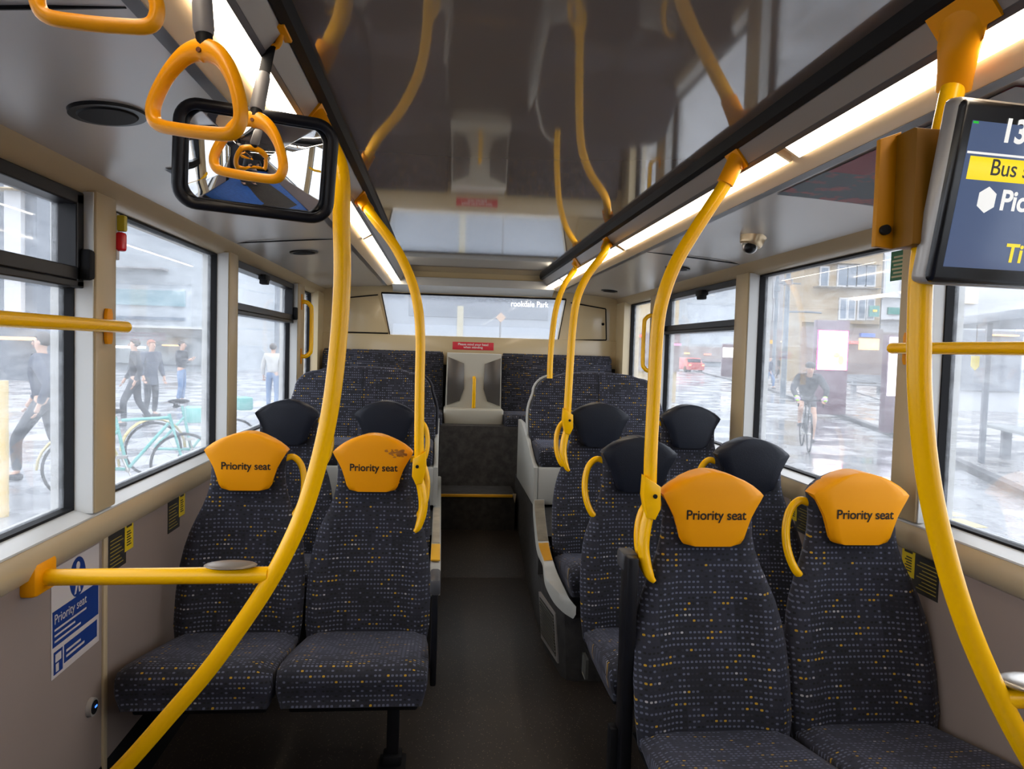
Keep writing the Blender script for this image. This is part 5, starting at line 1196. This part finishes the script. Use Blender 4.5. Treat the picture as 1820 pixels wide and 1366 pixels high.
# pedestrians right
def ped(lab, px, py, rz, *a, z=0.08, **k):
    v = at(px, py, Z=G+z); return person(lab, v.x, v.y, G+z, rz, *a, **k)
ped('person in blue grey jacket and jeans walking on the right pavement behind the lamp post', 1366, 690, 0.6, C_nav, C_jean, stride=0.22)
ped('person in long black coat standing at the right shopfronts left of pale pink column', 1558, 672, 2.2, C_blk, C_dk, coat=True)
ped('person in navy jacket and jeans walking beside the person in long black coat', 1545, 676, 1.5, C_nav, C_jean, stride=0.15)
ped('person in grey jacket near the lit shopfront right of the white advertising screen', 1520, 668, 0.3, C_gry, C_dk)
ped('person in dark jacket walking between two lamp posts far down the right pavement', 1385, 672, 0.2, C_blk, C_dk, stride=0.2)
ped('person in pale jacket standing under the arcade beyond the bus shelter', 1765, 690, -0.5, C_wht, C_jean)
# pedestrians left
ped('person in black jacket walking with hands low, second pedestrian from the near left pillar', 240, 757, -1.3, C_blk, C_dk, stride=0.20, z=0.02, H=1.74)
ped('person with auburn hair in long dark coat beside the walking pair outside left window', 268, 741, 1.0, C_nav, C_dk, M_hairr, z=0.02, coat=True)
ped('person in black jacket and blue jeans looking down at a phone outside the left window', 322, 716, 1.5, C_blk, C_jean, arms='phone', z=0.02)
ped('person in dark coat striding past the near left window', 78, 852, -1.5, C_nav, C_dk, stride=0.26, z=0.02, H=1.78)
ped('person in white jacket seen from behind through the left vent window', 484, 728, PI, C_wht, C_jean, z=0.02)
# left buildings
building('glass_mall_building', 'long pale building with blue green glass bands outside the left windows', 60, 400, 42, 12, 13, mat('mall_white', (0.34, 0.37, 0.40), 0.6), [], M_pane,
    [('glass_band', M_bluegl, 60, 330, 508, 545, 0.2), ('window_band', M_pane, 60, 330, 556, 570, 0.2), ('white_canopy', M_sill, 60, 420, 573, 588, 2.0), ('shop_band', mat('mall_shops', (0.24, 0.27, 0.29), 0.5), 60, 420, 592, 650, 0.2),
     ('lit_shop_sign', M_litw, 214, 262, 614, 619, 1.0), ('orange_lights', M_warm, 300, 325, 612, 615, 1.0), ('upper_roof', M_stone, 60, 300, 470, 482, 1.2)])
building('mall_wing', 'grey office wing with red lit sign seen through the left vent window', 415, 560, 56, 12, 24, mat('wing_grey', (0.24, 0.27, 0.31), 0.6), [(a, a+22, 606, 622) for a in (424, 460)], M_pane2,
    [('red_sign', mat('dull_red_sign', (0.55, 0.14, 0.12), 0.5), 420, 447, 505, 520, 0.3), ('white_band', M_sill, 415, 560, 625, 634, 0.6)])
building('dark_office_building', 'dark grey office block behind the near left window', -420, 66, 30, 3, 20, mat('office_dark', (0.08, 0.095, 0.12), 0.5), [], M_pane,
    [('pale_column', M_wbld, 15, 45, 330, 560, 0.3), ('cream_fascia', mat('fascia_cream', (0.45, 0.34, 0.18), 0.6), -400, 100, 320, 345, 0.8), ('lit_fascia', M_warm, 20, 110, 598, 606, 1.2)])
# green verge block and tree trunk on the left
v = at(8, 905, Z=G+0.02); t = thing('street_tree', 'dark tree trunk with pale yellow post just outside the near left window', 'tree', (v.x-0.25, v.y, G+0.02))
bm = nb(); tube(bm, [(0, 0, 0), (0.02, 0, 0.8), (0.0, 0, 2.0), (0.05, 0.05, 4.0), (0.1, 0, 6.0)], [0.24, 0.17, 0.14, 0.12, 0.08], seg=16); mk('trunk', bm, mat('bark', (0.10, 0.09, 0.085), 0.9, bump=(20, 0.6)), t)
bm = nb()
random.seed(11)
for k in range(16):
    z0 = random.uniform(3.2, 6); a_ = random.uniform(0, 6.28); L = random.uniform(1.2, 2.6)
    tube(bm, [(0.05, 0, z0), (0.05+math.cos(a_)*L*0.5, math.sin(a_)*L*0.5, z0+0.5), (0.05+math.cos(a_)*L, math.sin(a_)*L, z0+0.8)], [0.04, 0.025, 0.008], seg=6, n=3)
mk('branch', bm, mat('bark', (0.1, 0.09, 0.085), 0.9), t)
t2_ = thing('bollard', 'yellow banded post standing beside the tree trunk outside left', 'post', (v.x+0.16, v.y-0.3, G+0.02)); mk('post', cyl(nb(), (0, 0, 0), (0, 0, 1.3), 0.045, seg=12), mat('post_yellow_dull', (0.55, 0.42, 0.20), 0.6), t2_)
# share bicycles on the left
def share_bike(lab, px, py, rz):
    v = at(px, py, Z=G+0.02); t = thing('share_bicycle', lab, 'bicycle', (v.x, v.y, G+0.02), rz, 'aqua share bicycles')
    aq = mat('aqua', (0.12, 0.38, 0.35), 0.4); wheel(t, 0.0); wheel(t, 1.02); bike_frame(t, aq, [(-0.28, 0.12, 1.02), (-0.15, 0.06, 1.0), (0, 0.10, 0.98), (0.15, 0.06, 1.0), (0.28, 0.12, 1.02)])
    bm = nb(); box(bm, -0.13, 0.13, -0.22, -0.02, 0.80, 0.98, 0.03); mk('basket', bm, aq, t)
    bm = nb(); pts = [Vector((0, 1.02+0.38*math.cos(k*PI/12), 0.34+0.38*math.sin(k*PI/12))) for k in range(0, 13)]; tube(bm, pts, 0.05, seg=8, n=1, flat=(0.3, 1), ref=(0, 0, 1)); mk('mudguard', bm, mat('bike_yellow', (0.42, 0.34, 0.12), 0.4), t)
share_bike('aqua share bicycle with basket parked nearest to the left window', 325, 875, 2.0)
share_bike('aqua share bicycle parked right of the nearest one, by the left pillar', 415, 832, 2.2)
# bus following behind, read through the rear window
xm = at(850, 600, Y=9.5).x
t = thing('following_bus', 'pale bus with dark destination display following close behind the rear window', 'bus', (xm, 9.5, G))
mk('body', bx(-1.25, 1.25, 0, 8, 0.3, 4.2, 0.12, 3), mat('bus_pale', (0.13, 0.145, 0.17), 0.4), t)
dz = at(940, 541, Y=9.5).z-G
mk('destination_display', bx(-0.9, 0.9, -0.02, 0.03, dz-0.2, dz+0.2, 0.01), mat('display_case', (0.07, 0.08, 0.10), 0.3), t)
vx = at(941, 534, Y=9.5).x-xm
text('lettering', 'rookdale Park', 0.105, mat('led_white', (0.8, 0.8, 0.8), 0.4, emit=(1, 1, 0.98), es=2.2), t, Matrix.Translation((vx, -0.03, dz)) @ FACE_Y, sx=0.82, bold=0.0)
mk('windscreen', bx(-1.1, 1.1, -0.02, 0.03, 1.0, dz-0.3, 0.02), mat('windscreen_grey', (0.12, 0.14, 0.17), 0.2), t)
for sx in (-1, 1): mk('wheel', cyl(nb(), (sx*1.0, 1.8, 0.48), (sx*1.26, 1.8, 0.48), 0.48, seg=24), M_blk, t)
mk('yellow_edge', bx(-0.28, -0.20, -0.03, 0.0, 1.0, dz-0.05), mat('pale_yellow_edge', (0.26, 0.22, 0.12), 0.4), t, smooth=False)
t = thing('road_sign', 'orange diamond road sign seen faintly through the rear window', 'sign'); v = at(890, 564, Y=8.6)
mk('board', prism(nb(), [(v.x-0.06, v.z), (v.x, v.z+0.06), (v.x+0.06, v.z), (v.x, v.z-0.06)], 'Y', 8.58, 8.6), mat('sign_orange', (0.34, 0.19, 0.09), 0.5), t, smooth=False)
mk('post', cyl(nb(), (v.x, 8.62, G), (v.x, 8.62, v.z+0.03), 0.012, seg=8), M_shoe, t)
